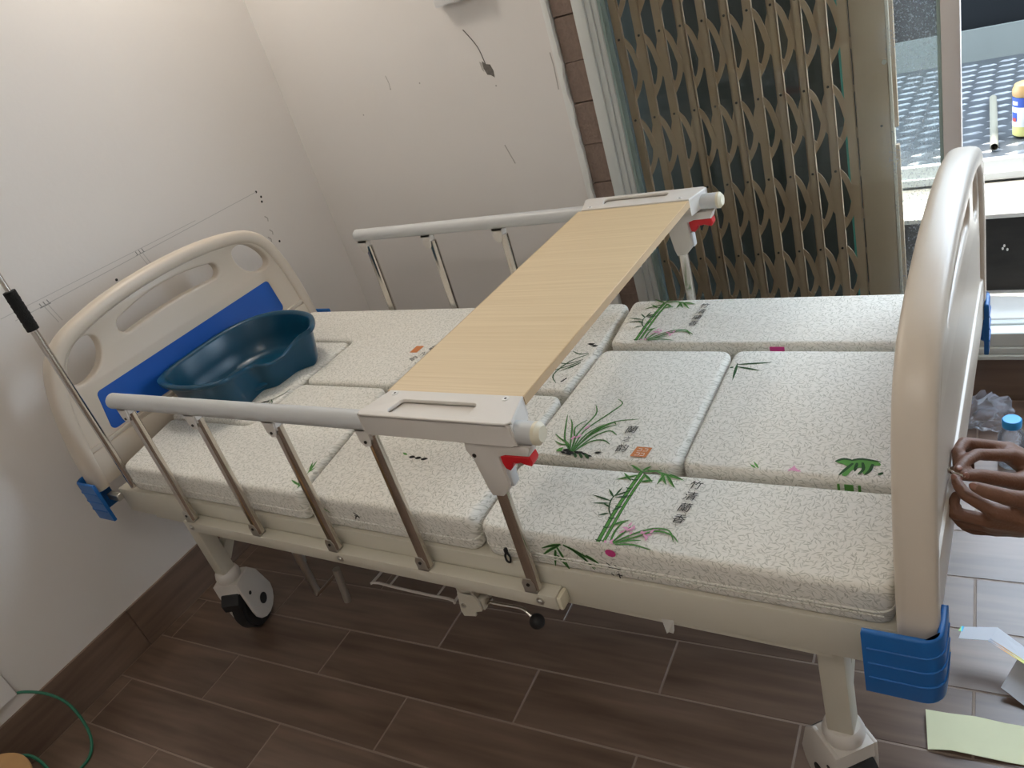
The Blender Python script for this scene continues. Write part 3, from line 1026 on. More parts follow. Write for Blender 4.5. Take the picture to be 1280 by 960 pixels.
# folding side rails --------------------------------------------------------
PX = [-0.0472 + 0.2543 * i for i in range(5)]
LEAN = 0.005
def side_rail(mir):
    def fin(mb):
        return mb.mirror_y(YC) if mir else mb
    bar = obj('side_rail', fin(MB().box(-0.078, 1.020, -0.004, 0.0275, 0.512, 0.545, 0.003, 2)), M['cream'], bed)
    obj('end_cap', fin(MB().box(1.020, 1.030, -0.003, 0.0265, 0.513, 0.544, 0.004, 2)), M['endcap'], bar)
    ob = lambda n, mb, m, ang=38: obj(n, fin(mb), M[m], bar, ang=ang)
    # hand tube
    t = ob('hand_tube', MB().cyl((-0.066, 0, 0.9124), (1.092, 0, 0.9124), 0.0185, n=28), 'greytube')
    obj('tube_cap', fin(MB().cyl((-0.070, 0, 0.9124), (-0.066, 0, 0.9124), 0.016, 0.0187, 28)), M['greytube'], bar)
    obj('tube_cap', fin(MB().cyl((1.092, 0, 0.9124), (1.098, 0, 0.9124), 0.0188, 0.0188, 28).cyl((1.098, 0, 0.9124), (1.1045, 0, 0.9124), 0.0185, 0.0125, 28)), M['endcap'], bar)
    for i, x in enumerate(PX):
        top = 0.878 if i < 4 else 0.81
        # rounded post
        sec = []
        for (cx, cy, a0) in ((0.006, 0.0025, 0), (-0.006, 0.0025, 1), (-0.006, -0.0025, 2), (0.006, -0.0025, 3)):
            for k in range(4):
                a = PI / 2 * (a0 + k / 3)
                sec.append((cx + 0.0058 * math.cos(a), cy + 0.0058 * math.sin(a)))
        zb, zt = 0.552, top
        vs_, fs = [], []
        for z in (zb, zt):
            sh = LEAN * (z - 0.566) / 0.3
            vs_ += [(x + (0.014 if mir else 0.007) + sh + a, 0.006 + b, z) for a, b in sec]
        n = len(sec)
        fs = [(k, (k + 1) % n, n + (k + 1) % n, n + k) for k in range(n)] + [tuple(range(n))[::-1], tuple(range(n, 2 * n))]
        ob('post', MB().add(vs_, fs), 'chrome')
        # foot bracket: U of sheet steel bolted to the bar
        fb = MB()
        for yy in (-0.0035, 0.0140):
            fb.prism([(x - 0.013, 0.545), (x + 0.013, 0.545), (x + 0.013, 0.568), (x + 0.008, 0.579), (x - 0.008, 0.579), (x - 0.013, 0.568)], yy, yy + 0.002, axis='y')
        fb.box(x - 0.013, x + 0.013, -0.0035, 0.016, 0.545, 0.5475)
        ob('foot_bracket', fb, 'dullsteel')
        ob('bracket_bolt', MB().cyl((x, -0.0035, 0.566), (x, -0.0055, 0.566), 0.0035, n=10), 'screw')
        if i < 4:
            hb = MB()
            tx = x + LEAN
            for yy in (-0.0075, 0.0135):
                hb.prism([(tx - 0.016, 0.897), (tx - 0.014, 0.868), (tx - 0.006, 0.857), (tx + 0.008, 0.859), (tx + 0.013, 0.872), (tx + 0.018, 0.897)], yy, yy + 0.003, axis='y')
            hb.box(tx - 0.016, tx + 0.018, -0.0075, 0.0165, 0.892, 0.897)
            ob('hinge_bracket', hb, 'whiteplastic')
            ob('hinge_plug', MB().box(tx + 0.001, tx + 0.016, -0.004, 0.013, 0.870, 0.893, 0.002, 1), 'whiteplastic')
            ob('hinge_bolt', MB().cyl((tx, -0.0075, 0.868), (tx, -0.0095, 0.868), 0.0032, n=10), 'screw')
    # latch housing around the last post
    xl = PX[4]
    prof = [(xl - 0.016, 0.893), (xl + 0.112, 0.893), (xl + 0.104, 0.874), (xl + 0.060, 0.873), (xl + 0.046, 0.868), (xl + 0.046, 0.83), (xl + 0.048, 0.812),
            (xl + 0.038, 0.795), (xl + 0.026, 0.784), (xl + 0.004, 0.783), (xl - 0.001, 0.80), (xl - 0.009, 0.858), (xl - 0.018, 0.876)]
    ob('latch_housing', MB().prism(prof, -0.014, 0.016, 0.004, 2, axis='y'), 'whiteplastic')
    lev = [(xl + 0.047, 0.873), (xl + 0.104, 0.873), (xl + 0.106, 0.862), (xl + 0.102, 0.854), (xl + 0.092, 0.856), (xl + 0.084, 0.859), (xl + 0.076, 0.857), (xl + 0.069, 0.858), (xl + 0.065, 0.848), (xl + 0.058, 0.841), (xl + 0.050, 0.845), (xl + 0.047, 0.857)]
    o = ob('release_lever', MB().prism(lev, -0.0125, 0.012, 0.002, 1, axis='y'), 'red')
    o['label'] = 'red release lever'
    ob('latch_catch', MB().box(xl + 0.038, xl + 0.052, -0.008, 0.012, 0.804, 0.842, 0.003, 2), 'greytube')
    ob('latch_bolt', MB().cyl((xl - 0.002, -0.014, 0.868), (xl - 0.002, -0.0155, 0.868), 0.0038, n=12), 'screw')
    # carriage bolts on the front of the bar
    for x in (-0.052, 0.475, 0.985):
        bo = MB()
        bo.cyl((x, -0.004, 0.5285), (x, -0.0055, 0.5285), 0.0085, n=16)
        bo.sphere((x, -0.0055, 0.5285), 0.0055, 12, 8, (1, 0.6, 1))
        ob('rail_bolt', bo, 'steel')
    return bar
side_rail(False)
side_rail(True)

# legs and casters ------------------------------------------------------------
def leg(lx_, ly_, face, mir):
    """face: angle of wheel axle"""
    sx = 1 if lx_ < 0.5 else -1
    body = MB().box(lx_ - 0.022, lx_ + 0.022, ly_ - 0.022, ly_ + 0.022, 0.228, ZF - 0.082, 0.004, 2)
    # brace across the bed
    a, b = Vector((lx_, ly_ + 0.015, 0.27)), Vector((lx_, ly_ + 0.24, ZF - 0.075))
    d = (b - a).normalized()
    nrm = Vector((0, -d.z, d.y)) * 0.016
    w = Vector((0.013, 0, 0))
    body.add([a - nrm - w, a + nrm - w, b + nrm - w, b - nrm - w, a - nrm + w, a + nrm + w, b + nrm + w, b - nrm + w],
             [(0, 1, 2, 3), (7, 6, 5, 4), (0, 4, 5, 1), (1, 5, 6, 2), (2, 6, 7, 3), (3, 7, 4, 0)])
    fin = (lambda m_: m_.mirror_y(YC)) if mir else (lambda m_: m_)
    L = obj('leg', fin(body), M['cream'], bed)
    rot = Matrix.Translation((lx_, ly_, 0)) @ Matrix.Rotation(face, 4, 'Z') @ Matrix.Scale(1.22, 4)
    def loc_(mb):
        mb.v = [tuple(rot @ Vector(p)) for p in mb.v]
        return fin(mb)
    # local frame: x = axle, y = rolling direction; wheel trails towards -y
    tr = -0.024
    obj('swivel_collar', loc_(MB().lathe([(0.024, 0.168), (0.028, 0.170), (0.030, 0.182), (0.027, 0.192), (0.024, 0.196)], (0, 0, 0), 24)), M['whiteplastic'], L)
    side = [(tr - 0.050, 0.075)]
    for i in range(9):
        a_ = PI + PI * i / 8
        side.append((tr + 0.050 * math.cos(a_), 0.072 + 0.050 * math.sin(a_)))
    side += [(0.030, 0.135), (0.030, 0.168), (-0.030, 0.170), (tr - 0.030, 0.140)]
    hs = MB()
    for s_ in (-1, 1):
        hs.prism(side, s_ * 0.030 - 0.004, s_ * 0.030 + 0.004, 0.003, 2, axis='x')
    hs.prism([(tr - 0.020, 0.150), (0.030, 0.138), (0.030, 0.168), (-0.030, 0.170)], -0.030, 0.030, 0.004, 2, axis='x')
    obj('caster_housing', loc_(hs), M['whiteplastic'], L)
    wh = MB()
    wh.cyl((-0.020, tr, 0.065), (0.020, tr, 0.065), 0.060, n=36)
    wh.cyl((-0.013, tr, 0.065), (0.013, tr, 0.065), 0.0648, n=36)
    obj('caster_wheel', loc_(wh), M['black'], L)
    for s_ in (-1, 1):
        obj('hub_cap', loc_(MB().cyl((s_ * 0.033, tr, 0.070), (s_ * 0.0355, tr, 0.070), 0.014, n=20)), M['black'], L)
        obj('housing_screw', loc_(MB().cyl((s_ * 0.033, tr + 0.030, 0.118), (s_ * 0.0350, tr + 0.030, 0.118), 0.005, n=10)), M['black'], L)
    pd = MB().prism([(0.030, 0.095), (0.048, 0.102), (0.050, 0.122), (0.034, 0.140), (0.014, 0.142), (0.010, 0.130)], -0.024, 0.024, 0.003, 2, axis='x')
    obj('brake_pedal', loc_(pd), M['black'], L)
leg(-0.245, 0.102, math.radians(202), False)
leg(-0.245, 0.102, math.radians(15), True)
leg(1.462, 0.105, math.radians(225), False)
leg(1.462, 0.105, math.radians(30), True)

# cranks, wire rack, lever under the bed ------------------------------------------
c1 = obj('crank_handle', MB().tube(smooth_pts([(0.085, 0.14, 0.40), (0.083, 0.14, 0.31), (0.080, 0.14, 0.225)], 3), 0.011, 14), M['steel'], bed)
obj('crank_socket', MB().cyl((0.085, 0.14, 0.505), (0.085, 0.14, 0.38), 0.009, n=14).cyl((0.085, 0.14, 0.345), (0.084, 0.14, 0.30), 0.0135, n=14), M['steel'], c1)
obj('crank_arm', MB().cyl((0.080, 0.135, 0.180), (0.205, 0.145, 0.285), 0.005, n=10), M['chrome'], c1)
obj('crank_grip', MB().cyl((0.205, 0.145, 0.295), (0.190, 0.142, 0.178), 0.010, n=14), M['dullsteel'], c1)
obj('crank_elbow', MB().sphere((0.080, 0.14, 0.187), 0.0115, 12, 8).cyl((0.080, 0.14, 0.23), (0.080, 0.14, 0.187), 0.010, n=12), M['steel'], c1)
rk = MB()
xa, xb, ya, yb, zz = 0.345, 0.605, 0.135, 0.45, 0.292
loop = [(xa, yb, zz), (xa, ya + 0.02, zz), (xa + 0.02, ya, zz), (xb - 0.02, ya, zz), (xb, ya + 0.02, zz), (xb, yb, zz)]
rk.tube(smooth_pts(loop, 4), 0.0035, 8)
for x in (0.40, 0.55):
    rk.cyl((x, ya, zz), (x, yb, zz), 0.0025, n=8)
rk.cyl((xa, yb, zz), (xb, yb, zz), 0.0035, n=8)
rk.cyl((xa, yb, zz), (xa, yb, ZF - 0.03), 0.0035, n=8)
rk.cyl((xb, yb, zz), (xb, yb, ZF - 0.03), 0.0035, n=8)
rk.tube([(xa, 0.30, zz), (xa, 0.30, ZF - 0.03)], 0.003, 8)
rk.tube([(xb, 0.30, zz), (xb, 0.30, ZF - 0.03)], 0.003, 8)
obj('wire_rack', rk, M['whiteplastic'], bed)
lv = MB()
lv.prism([(0.742, 0.412), (0.752, 0.467), (0.790, 0.475), (0.800, 0.452), (0.800, 0.425), (0.782, 0.418), (0.778, 0.405), (0.745, 0.398)], 0.022, 0.026, axis='y')
lv.prism([(0.742, 0.412), (0.752, 0.467), (0.790, 0.475), (0.800, 0.452), (0.800, 0.425), (0.782, 0.418), (0.778, 0.405), (0.745, 0.398)], 0.060, 0.064, axis='y')
lv.box(0.752, 0.792, 0.022, 0.064, 0.466, 0.508, 0.002, 1)
lv.box(0.786, 0.802, 0.030, 0.056, 0.418, 0.448, 0.003, 1)
b_ = obj('lever_bracket', lv, M['cream'], bed)
obj('lever_rod', MB().tube(smooth_pts([(0.795, 0.043, 0.432), (0.84, 0.040, 0.436), (0.885, 0.036, 0.444), (0.905, 0.032, 0.446), (0.920, 0.028, 0.436)], 5), 0.0045, 10)
    .cyl((0.795, 0.043, 0.432), (0.815, 0.042, 0.434), 0.0075, n=6), M['chrome'], b_)
obj('lever_knob', MB().sphere((0.932, 0.025, 0.430), 0.0155, 20, 14), M['black'], b_)
obj('bracket_pin', MB().cyl((0.757, 0.022, 0.432), (0.757, 0.019, 0.432), 0.006, n=12), M['dullsteel'], b_)
obj('under_beam', MB().box(0.80, 0.87, 0.07, 0.80, 0.42, 0.46, 0.003, 1).box(0.82, 0.85, 0.07, 0.10, 0.46, ZF - 0.07), M['whiteplastic'], bed)
obj('paper_tag', MB().add([(1.205, 0.0275, 0.510), (1.228, 0.0275, 0.512), (1.226, 0.025, 0.490), (1.221, 0.027, 0.478), (1.215, 0.024, 0.483), (1.209, 0.026, 0.476)], [(0, 1, 2, 3, 4, 5)]), M['tape'], bed, ang=0)

# ------------------------------------------------------------------ mattress sections
ZM = 0.667
def rounded(poly, r=0.027, k=6):
    out = []
    n = len(poly)
    for i in range(n):
        p, a, b = Vector(poly[i]), Vector(poly[i - 1]), Vector(poly[(i + 1) % n])
        da, db = (a - p).normalized(), (b - p).normalized()
        s, e = p + da * r, p + db * r
        for j in range(k + 1):
            t = j / k
            out.append(tuple((1 - t) ** 2 * s + 2 * t * (1 - t) * p + t * t * e))
    return out
def section(poly, label, top=ZM, piping=True):
    mb = MB().prism(rounded(poly), ZF + 0.001, top, 0.012, 4)
    o = obj('mattress_section', mb, M['fabric'], ang=60)
    tag(o, label, 'mattress', 'sections of the patterned bed mattress')
    if piping:
        rp = rounded(poly)
        obj('seam_piping', MB().tube([(a, b, ZF + 0.030) for a, b in rp], 0.0022, 6, closed=True), M['fabric'], o)
    return o
N1 = section([(-0.305, 0.034), (0.380, 0.032), (0.310, 0.460), (-0.014, 0.460), (-0.014, 0.255), (-0.362, 0.255)], 'mattress section at bed head on rail side with drip pole, plain top')
N2 = section([(0.392, 0.032), (0.850, 0.032), (0.838, 0.460), (0.322, 0.460)], 'mattress section under near end of wooden over-bed table')
N3 = section([(0.868, 0.030), (1.572, 0.030), (1.572, 0.243), (0.856, 0.228)], 'long narrow mattress section with bamboo print and black zipper pull', ZM - 0.007)
M0 = section([(-0.385, 0.262), (-0.020, 0.262), (-0.020, 0.694), (-0.385, 0.694)], 'mattress section under the teal basin against headboard')
F1 = section([(-0.385, 0.702), (-0.012, 0.702), (-0.012, 0.470), (0.318, 0.470), (0.340, 0.900), (-0.385, 0.900)], 'mattress section at bed head by window rail with small orange seal print')
F2 = section([(0.350, 0.900), (0.328, 0.470), (0.838, 0.470), (0.842, 0.676), (0.824, 0.900)], 'mattress section under far end of wooden over-bed table')
M3 = section([(0.852, 0.238), (1.184, 0.246), (1.168, 0.662), (0.853, 0.660)], 'squarish mattress section with orchid print and three black characters')
M4 = section([(1.190, 0.250), (1.572, 0.256), (1.572, 0.668), (1.174, 0.664)], 'mattress section beside footboard with green bow print at its corner')
F3 = section([(0.862, 0.674), (1.572, 0.684), (1.572, 0.900), (0.838, 0.900)], 'long narrow mattress section with bamboo print beside glass door', ZM + 0.006)

# prints -----------------------------------------------------------------------
class Print:
    """flat print laid on a mattress section: collects strokes per ink"""
    def __init__(s, z):
        s.z = z
        s.k = 0
        s.m = {}
        s.t = []
    def ink(s, c):
        s.k += 1
        return s.m.setdefault(c, MB()), s.z + 0.0005 + 0.00003 * s.k
    def st(s, c, pts, w, taper=True, k=4):
        mb, z = s.ink(c)
        mb.stroke(smooth_pts(pts, k), w, z, taper)
    def leaf(s, c, p, ang, L, w):
        q = [(p[0] + math.cos(ang) * L * t, p[1] + math.sin(ang) * L * t) for t in (0, 0.25, 0.5, 0.75, 1)]
        mb, z = s.ink(c)
        n = (-math.sin(ang), math.cos(ang))
        ws = (0.2, 0.9, 1.0, 0.6, 0.02)
        lft = [(a + n[0] * w * k / 2, b + n[1] * w * k / 2) for (a, b), k in zip(q, ws)]
        rgt = [(a - n[0] * w * k / 2, b - n[1] * w * k / 2) for (a, b), k in zip(q, ws)]
        mb.flat(rgt + lft[::-1], z)
    def poly(s, c, pts):
        mb, z = s.ink(c)
        mb.flat(pts, z)
    def text(s, c, ch, size, pos, ang=0.0):
        s.k += 1
        s.t.append((c, text_mb(ch, size, pos, ang, s.z + 0.0005 + 0.00003 * s.k, 0.0, 0.12)))
    def done(s, name, par):
        for c, mb in s.t:
            obj('character_print', mb, M[c], par, ang=0)
        for c, mb in s.m.items():
            obj(name + '_' + {'pgreen': 'green', 'pdark': 'outline', 'pink_black': 'ink', 'ppink': 'pink', 'pmagenta': 'flower', 'pseal': 'seal'}[c] + '_print', mb, M[c], par, ang=0)

def bamboo(dx, dy, z, par, sy=1.0):
    P = Print(z)
    T = lambda x, y: (x + dx, 0.02 + (y - 0.02) * sy + dy)
    base, tip = (1.122, 0.022), (1.124, 0.236)
    # two culms
    P.st('pdark', [T(1.117, 0.022), T(1.1155, 0.10), T(1.118, 0.18), T(1.122, 0.234)], 0.0080, False)
    P.st('pgreen', [T(1.117, 0.022), T(1.1155, 0.10), T(1.118, 0.18), T(1.122, 0.234)], 0.0050, False)
    P.st('pdark', [T(1.127, 0.024), T(1.126, 0.10), T(1.127, 0.17), T(1.131, 0.225)], 0.0060, False)
    P.st('pgreen', [T(1.127, 0.024), T(1.126, 0.10), T(1.127, 0.17), T(1.131, 0.225)], 0.0036, False)
    for y in (0.026, 0.062, 0.088, 0.122, 0.150, 0.178, 0.205):
        P.st('pdark', [T(1.110, y + 0.001), T(1.117, y - 0.001), T(1.124, y + 0.002)], 0.0028)
    # left twig
    P.st('pdark', [T(1.114, 0.093), T(1.102, 0.112), T(1.096, 0.140), T(1.100, 0.160)], 0.0028)
    for (x, y, a, L) in ((1.097, 0.135, 2.9, 0.045), (1.097, 0.128, 3.3, 0.035), (1.098, 0.146, 2.3, 0.030), (1.099, 0.152, 1.4, 0.026), (1.101, 0.146, 0.35, 0.032),
                         (1.104, 0.116, 2.7, 0.022), (1.110, 0.108, 0.8, 0.022), (1.098, 0.150, 0.7, 0.035), (1.106, 0.10, 3.6, 0.02)):
        P.leaf('pdark', T(x, y), a, L, 0.0042)
    # crown leaves
    for (x, y, a, L) in ((1.122, 0.232, 0.2, 0.040), (1.124, 0.230, 2.6, 0.042), (1.124, 0.222, 3.6, 0.050), (1.128, 0.226, -0.7, 0.034), (1.122, 0.234, 0.9, 0.022),
                         (1.150, 0.236, -0.3, 0.05), (1.160, 0.234, -1.0, 0.040), (1.170, 0.232, -0.9, 0.048), (1.176, 0.232, -0.4, 0.036), (1.168, 0.23, -1.7, 0.03),
                         (1.130, 0.20, 0.3, 0.026), (1.112, 0.20, 2.4, 0.030), (1.126, 0.07, 0.6, 0.03)):
        P.leaf('pgreen', T(x, y), a, L, 0.0058)
        P.leaf('pdark', T(x, y), a + 0.03, L, 0.0020)
    # orchid tuft with pink bloom
    for pts in ([(1.140, 0.022), (1.137, 0.055), (1.143, 0.085)], [(1.142, 0.022), (1.152, 0.05), (1.160, 0.070)], [(1.144, 0.022), (1.170, 0.052), (1.200, 0.074), (1.228, 0.074), (1.244, 0.048)],
                [(1.146, 0.022), (1.176, 0.045), (1.206, 0.068), (1.236, 0.064), (1.252, 0.048)], [(1.146, 0.022), (1.168, 0.034), (1.190, 0.040)], [(1.150, 0.020), (1.18, 0.026), (1.214, 0.020)]):
        P.st('pdark', [T(*p) for p in pts], 0.0040)
        P.st('pgreen', [T(*p) for p in pts], 0.0022)
    r_ = random.Random(5)
    for (cx, cy, n_) in ((1.160, 0.064, 9), (1.192, 0.058, 7), (1.132, 0.026, 3)):
        for i in range(n_):
            a = r_.uniform(0, 2 * PI)
            P.leaf('ppink', T(cx + r_.uniform(-0.008, 0.008), cy + r_.uniform(-0.006, 0.006)), a, r_.uniform(0.007, 0.013), 0.0045)
    for ch, y in zip('竹清蘭香', (0.204, 0.171, 0.138, 0.106)):
        P.text('pink_black', ch, 0.0240, T(1.234, y))
    P.done('bamboo', par)
bamboo(0.0, 0.016, ZM - 0.007, N3, 0.915)
bamboo(-0.190, 0.668, ZM + 0.006, F3, 0.90)

# front face of the long near section: hanging leaves, bloom, part of the characters, zipper
fr_ = MB(); fg = MB()
yf_ = 0.0292
for (x, z, a, L) in ((1.040, 0.645, -2.6, 0.050), (1.045, 0.648, -2.9, 0.045), (1.050, 0.648, -0.4, 0.060), (1.060, 0.645, -0.7, 0.055), (1.035, 0.64, -1.3, 0.045), (1.030, 0.632, -1.9, 0.036), (1.075, 0.637, -0.9, 0.04), (1.030, 0.62, -1.0, 0.03), (1.09, 0.632, -0.5, 0.03)):
    pts = [(x + math.cos(a) * L * t, z + math.sin(a) * L * t - 0.006 * t * t) for t in (0, 0.3, 0.6, 1)]
    pts = [(p, max(0.590, q)) for p, q in pts]
    fr_.stroke(pts, 0.006, yf_, True, 'y')
    fg.stroke(pts, 0.0028, yf_ - 0.0002, True, 'y')
obj('leaf_print', fr_, M['pgreen'], N3, ang=0)
obj('leaf_vein_print', fg, M['pdark'], N3, ang=0)
fl = MB()
r_ = random.Random(9)
for i in range(9):
    a = 2 * PI * i / 9
    c = (1.141 + 0.005 * math.cos(a), 0.647 + 0.004 * math.sin(a))
    fl.flat([(c[0] + 0.0052 * math.cos(t_ * PI / 4), c[1] + 0.0045 * math.sin(t_ * PI / 4)) for t_ in range(8)], yf_ - 0.0003 - 0.00002 * i, 'y')
obj('flower_print', fl, M['pmagenta'], N3, ang=0)
ch = MB()
for pts in ([(1.127, 0.622), (1.133, 0.617), (1.130, 0.607)], [(1.142, 0.620), (1.147, 0.615), (1.145, 0.604)], [(1.124, 0.614), (1.138, 0.612)], [(1.138, 0.613), (1.152, 0.611)],
            [(1.131, 0.598), (1.135, 0.594)], [(1.141, 0.598), (1.152, 0.597)], [(1.146, 0.602), (1.146, 0.590)]):
    ch.stroke(pts, 0.0022, yf_, False, 'y')
obj('character_print', ch, M['pink_black'], N3, ang=0)
zp = MB().box(0.917, 0.923, 0.022, 0.0293, 0.606, 0.618, 0.001, 1)
zp.tube(smooth_pts([(0.920, 0.026, 0.606), (0.915, 0.0245, 0.600), (0.916, 0.023, 0.589), (0.923, 0.0225, 0.587), (0.926, 0.024, 0.598)], 3, True), 0.0022, 6, True)
obj('zipper_pull', zp, M['black'], N3)
obj('zipper_track', MB().box(0.89, 1.56, 0.0268, 0.0295, 0.6085, 0.6105), M['fabric'], N3, ang=0)

# orchid on the squarish section
P = Print(ZM)
orch = [[(0.955, 0.262), (0.925, 0.30), (0.905, 0.345), (0.890, 0.385)], [(0.955, 0.262), (0.935, 0.31), (0.918, 0.35), (0.905, 0.37)], [(0.958, 0.262), (0.945, 0.32), (0.955, 0.39), (0.940, 0.425)],
        [(0.960, 0.262), (0.955, 0.33), (0.985, 0.40), (0.998, 0.435), (0.980, 0.452)], [(0.962, 0.262), (0.975, 0.33), (1.008, 0.37), (1.055, 0.383)], [(0.964, 0.262), (0.985, 0.315), (1.01, 0.338), (1.032, 0.325)],
        [(0.964, 0.262), (0.985, 0.298), (1.01, 0.306), (1.030, 0.294)], [(0.956, 0.262), (0.94, 0.285), (0.915, 0.30), (0.895, 0.315)], [(0.96, 0.262), (0.965, 0.32), (0.99, 0.36)], [(0.958, 0.262), (0.948, 0.30), (0.93, 0.34), (0.945, 0.37)],
        [(0.96, 0.262), (0.98, 0.33), (1.005, 0.365), (1.015, 0.36)], [(0.955, 0.262), (0.945, 0.28), (0.925, 0.282), (0.905, 0.292)], [(0.96, 0.262), (0.972, 0.31), (0.995, 0.345), (1.02, 0.36)]]
for p in orch:
    P.st('pdark', p, 0.0040)
    P.st('pgreen', p, 0.0018)
for p in ([(0.948, 0.306), (0.956, 0.318)], [(0.954, 0.338), (0.960, 0.352)], [(0.940, 0.30), (0.944, 0.312)]):
    P.st('ppink', p, 0.006)
r_ = random.Random(11)
for i in range(16):
    x = 0.935 + 0.075 * r_.random()
    P.leaf('pink_black', (x, 0.257 + r_.uniform(-0.004, 0.006)), r_.uniform(-0.4, 0.4), 0.016, 0.006)
P.poly('pgreen', [(0.925, 0.258), (0.938, 0.258), (0.936, 0.272), (0.928, 0.268)])
for i in range(3):
    P.st('pdark', [(0.968 + 0.012 * i, 0.257), (0.975 + 0.013 * i, 0.248), (0.978 + 0.014 * i, 0.243)], 0.006)
for chh, pos in zip('蘭之韵', ((1.055, 0.344), (1.058, 0.313), (1.060, 0.283))):
    P.text('pink_black', chh, 0.0255 if chh != '之' else 0.018, pos, 0.1)
P.poly('pseal', [(1.086, 0.262), (1.119, 0.262), (1.121, 0.293), (1.089, 0.293)])
P.done('orchid', M3)
sl = MB()
for (x, y) in ((1.098, 0.270), (1.108, 0.270), (1.098, 0.283), (1.110, 0.284)):
    sl.stroke([(x - 0.004, y - 0.004), (x + 0.004, y - 0.003), (x + 0.004, y + 0.004), (x - 0.003, y + 0.004)], 0.0014, ZM + 0.0022, False)
obj('seal_mark_print', sl, M['fabric'], M3, ang=0)

# small bits of print
P = Print(ZM)
for (x, y, a, L) in ((1.196, 0.600, 0.15, 0.075), (1.196, 0.592, -0.25, 0.060), (1.196, 0.605, -1.45, 0.07), (1.192, 0.590, -2.6, 0.01)):
    P.leaf('pdark', (x, y), a, L, 0.006)
for (x, y, a, L) in ((1.330, 0.262, 2.2, 0.022), (1.325, 0.262, 2.5, 0.015)):
    P.leaf('pgreen', (x, y), a, L, 0.004)
for i in range(8):
    P.leaf('ppink', (1.380 + 0.003 * i, 0.262 + 0.001 * (i % 3)), 0.8 + 0.3 * i, 0.014, 0.005)
bow = smooth_pts([(1.452, 0.296), (1.462, 0.305), (1.476, 0.302), (1.482, 0.308), (1.500, 0.306), (1.516, 0.304), (1.520, 0.296), (1.509, 0.293), (1.506, 0.276), (1.498, 0.270), (1.492, 0.286), (1.480, 0.278), (1.474, 0.262), (1.466, 0.264), (1.472, 0.284), (1.462, 0.292)], 3, True)
P.poly('pgreen', bow)
for pts in ([(1.450, 0.297), (1.462, 0.306), (1.478, 0.303)], [(1.474, 0.303), (1.490, 0.309), (1.520, 0.305)], [(1.478, 0.296), (1.470, 0.280), (1.462, 0.262)], [(1.492, 0.300), (1.496, 0.282), (1.490, 0.268)], [(1.508, 0.298), (1.506, 0.280), (1.500, 0.268)], [(1.484, 0.298), (1.484, 0.275)], [(1.520, 0.272), (1.527, 0.278)]):
    P.st('pdark', pts, 0.0055)
P.done('corner', M4)
bs = MB()
for (x, w_) in ((1.462, 0.004), (1.478, 0.014), (1.494, 0.004)):
    bs.box(x - w_ / 2, x + w_ / 2, 0.2512 + (x - 1.462) * 0.02, 0.2527 + (x - 1.462) * 0.02, 0.640, 0.657)
obj('stem_print', bs, M['pgreen'], M4, ang=0)
obj('flower_print', MB().box(1.244, 1.275, 0.6785, 0.682, 0.652, 0.664), M['pmagenta'], F3, ang=0)
P = Print(ZM)
for p in ([(0.822, 0.640), (0.80, 0.635), (0.775, 0.648)], [(0.826, 0.635), (0.79, 0.60), (0.775, 0.54), (0.800, 0.505)], [(0.822, 0.610), (0.79, 0.590), (0.755, 0.595)], [(0.82, 0.60), (0.79, 0.575), (0.748, 0.548)], [(0.822, 0.595), (0.80, 0.565)], [(0.818, 0.59), (0.80, 0.572), (0.785, 0.555)]):
    P.st('pdark', p, 0.004)
for i in range(5):
    P.leaf('pink_black', (0.800 + 0.005 * i, 0.682 - 0.003 * i), 0.2 + 0.3 * (i % 3), 0.014, 0.007)
for i in range(3):
    P.leaf('pink_black', (0.808 + 0.004 * i, 0.512 + 0.004 * i), 0.4 + 0.5 * i, 0.009, 0.005)
P.done('spray', F2)
P = Print(ZM)
P.poly('pseal', [(0.262, 0.668), (0.290, 0.668), (0.288, 0.632), (0.262, 0.632)])
for chh, pos in zip('韵之蘭', ((0.300, 0.600), (0.318, 0.625), (0.330, 0.655))):
    P.text('pink_black', chh, 0.024, pos, 1.2)
P.done('characters', F1)
P = Print(ZM)
for (x, y, a, L) in ((0.352, 0.10, 1.8, 0.05), (0.350, 0.11, 2.1, 0.035), (0.350, 0.105, 1.2, 0.02), (0.366, 0.055, 2.2, 0.04), (0.366, 0.05, 1.6, 0.035), (0.362, 0.06, 2.8, 0.04)):
    P.leaf('pgreen', (x, y), a, L, 0.006)
    P.leaf('pdark', (x, y), a, L, 0.002)
for p in ([(-0.05, 0.365), (-0.075, 0.355)], ):
    P.st('pink_black', p, 0.006)
P.done('sprig', N1)
P = Print(ZM)
for p in ([(-0.055, 0.372), (-0.07, 0.34), (-0.10, 0.31)], [(-0.050, 0.375), (-0.055, 0.34), (-0.085, 0.315), (-0.075, 0.345)], [(-0.045, 0.378), (-0.04, 0.34), (-0.065, 0.318)], [(-0.05, 0.372), (-0.03, 0.355), (-0.035, 0.325)], [(-0.045, 0.375), (-0.028, 0.405), (-0.026, 0.43)]):
    P.st('pdark', p, 0.003)
P.done('grass', M0)
P = Print(ZM)
for i in range(3):
    P.leaf('pink_black', (0.585 + 0.018 * i, 0.195 - 0.002 * i), 0.1 * i, 0.018, 0.010)
P.leaf('pgreen', (0.575, 0.20), 2.8, 0.018, 0.006)
P.done('spot', N2)
fc = MB()
for (x, z, a, L) in ((0.415, 0.652, -0.3, 0.03), (0.42, 0.652, -0.8, 0.04), (0.43, 0.65, -1.4, 0.035), (0.44, 0.645, -0.6, 0.03), (0.41, 0.64, -1.0, 0.03)):
    fc.stroke([(x, z), (x + math.cos(a) * L * .5, z + math.sin(a) * L * .5), (x + math.cos(a) * L, z + math.sin(a) * L)], 0.004, 0.0312, True, 'y')
obj('leaf_print', fc, M['pgreen'], N2, ang=0)
fk = MB()
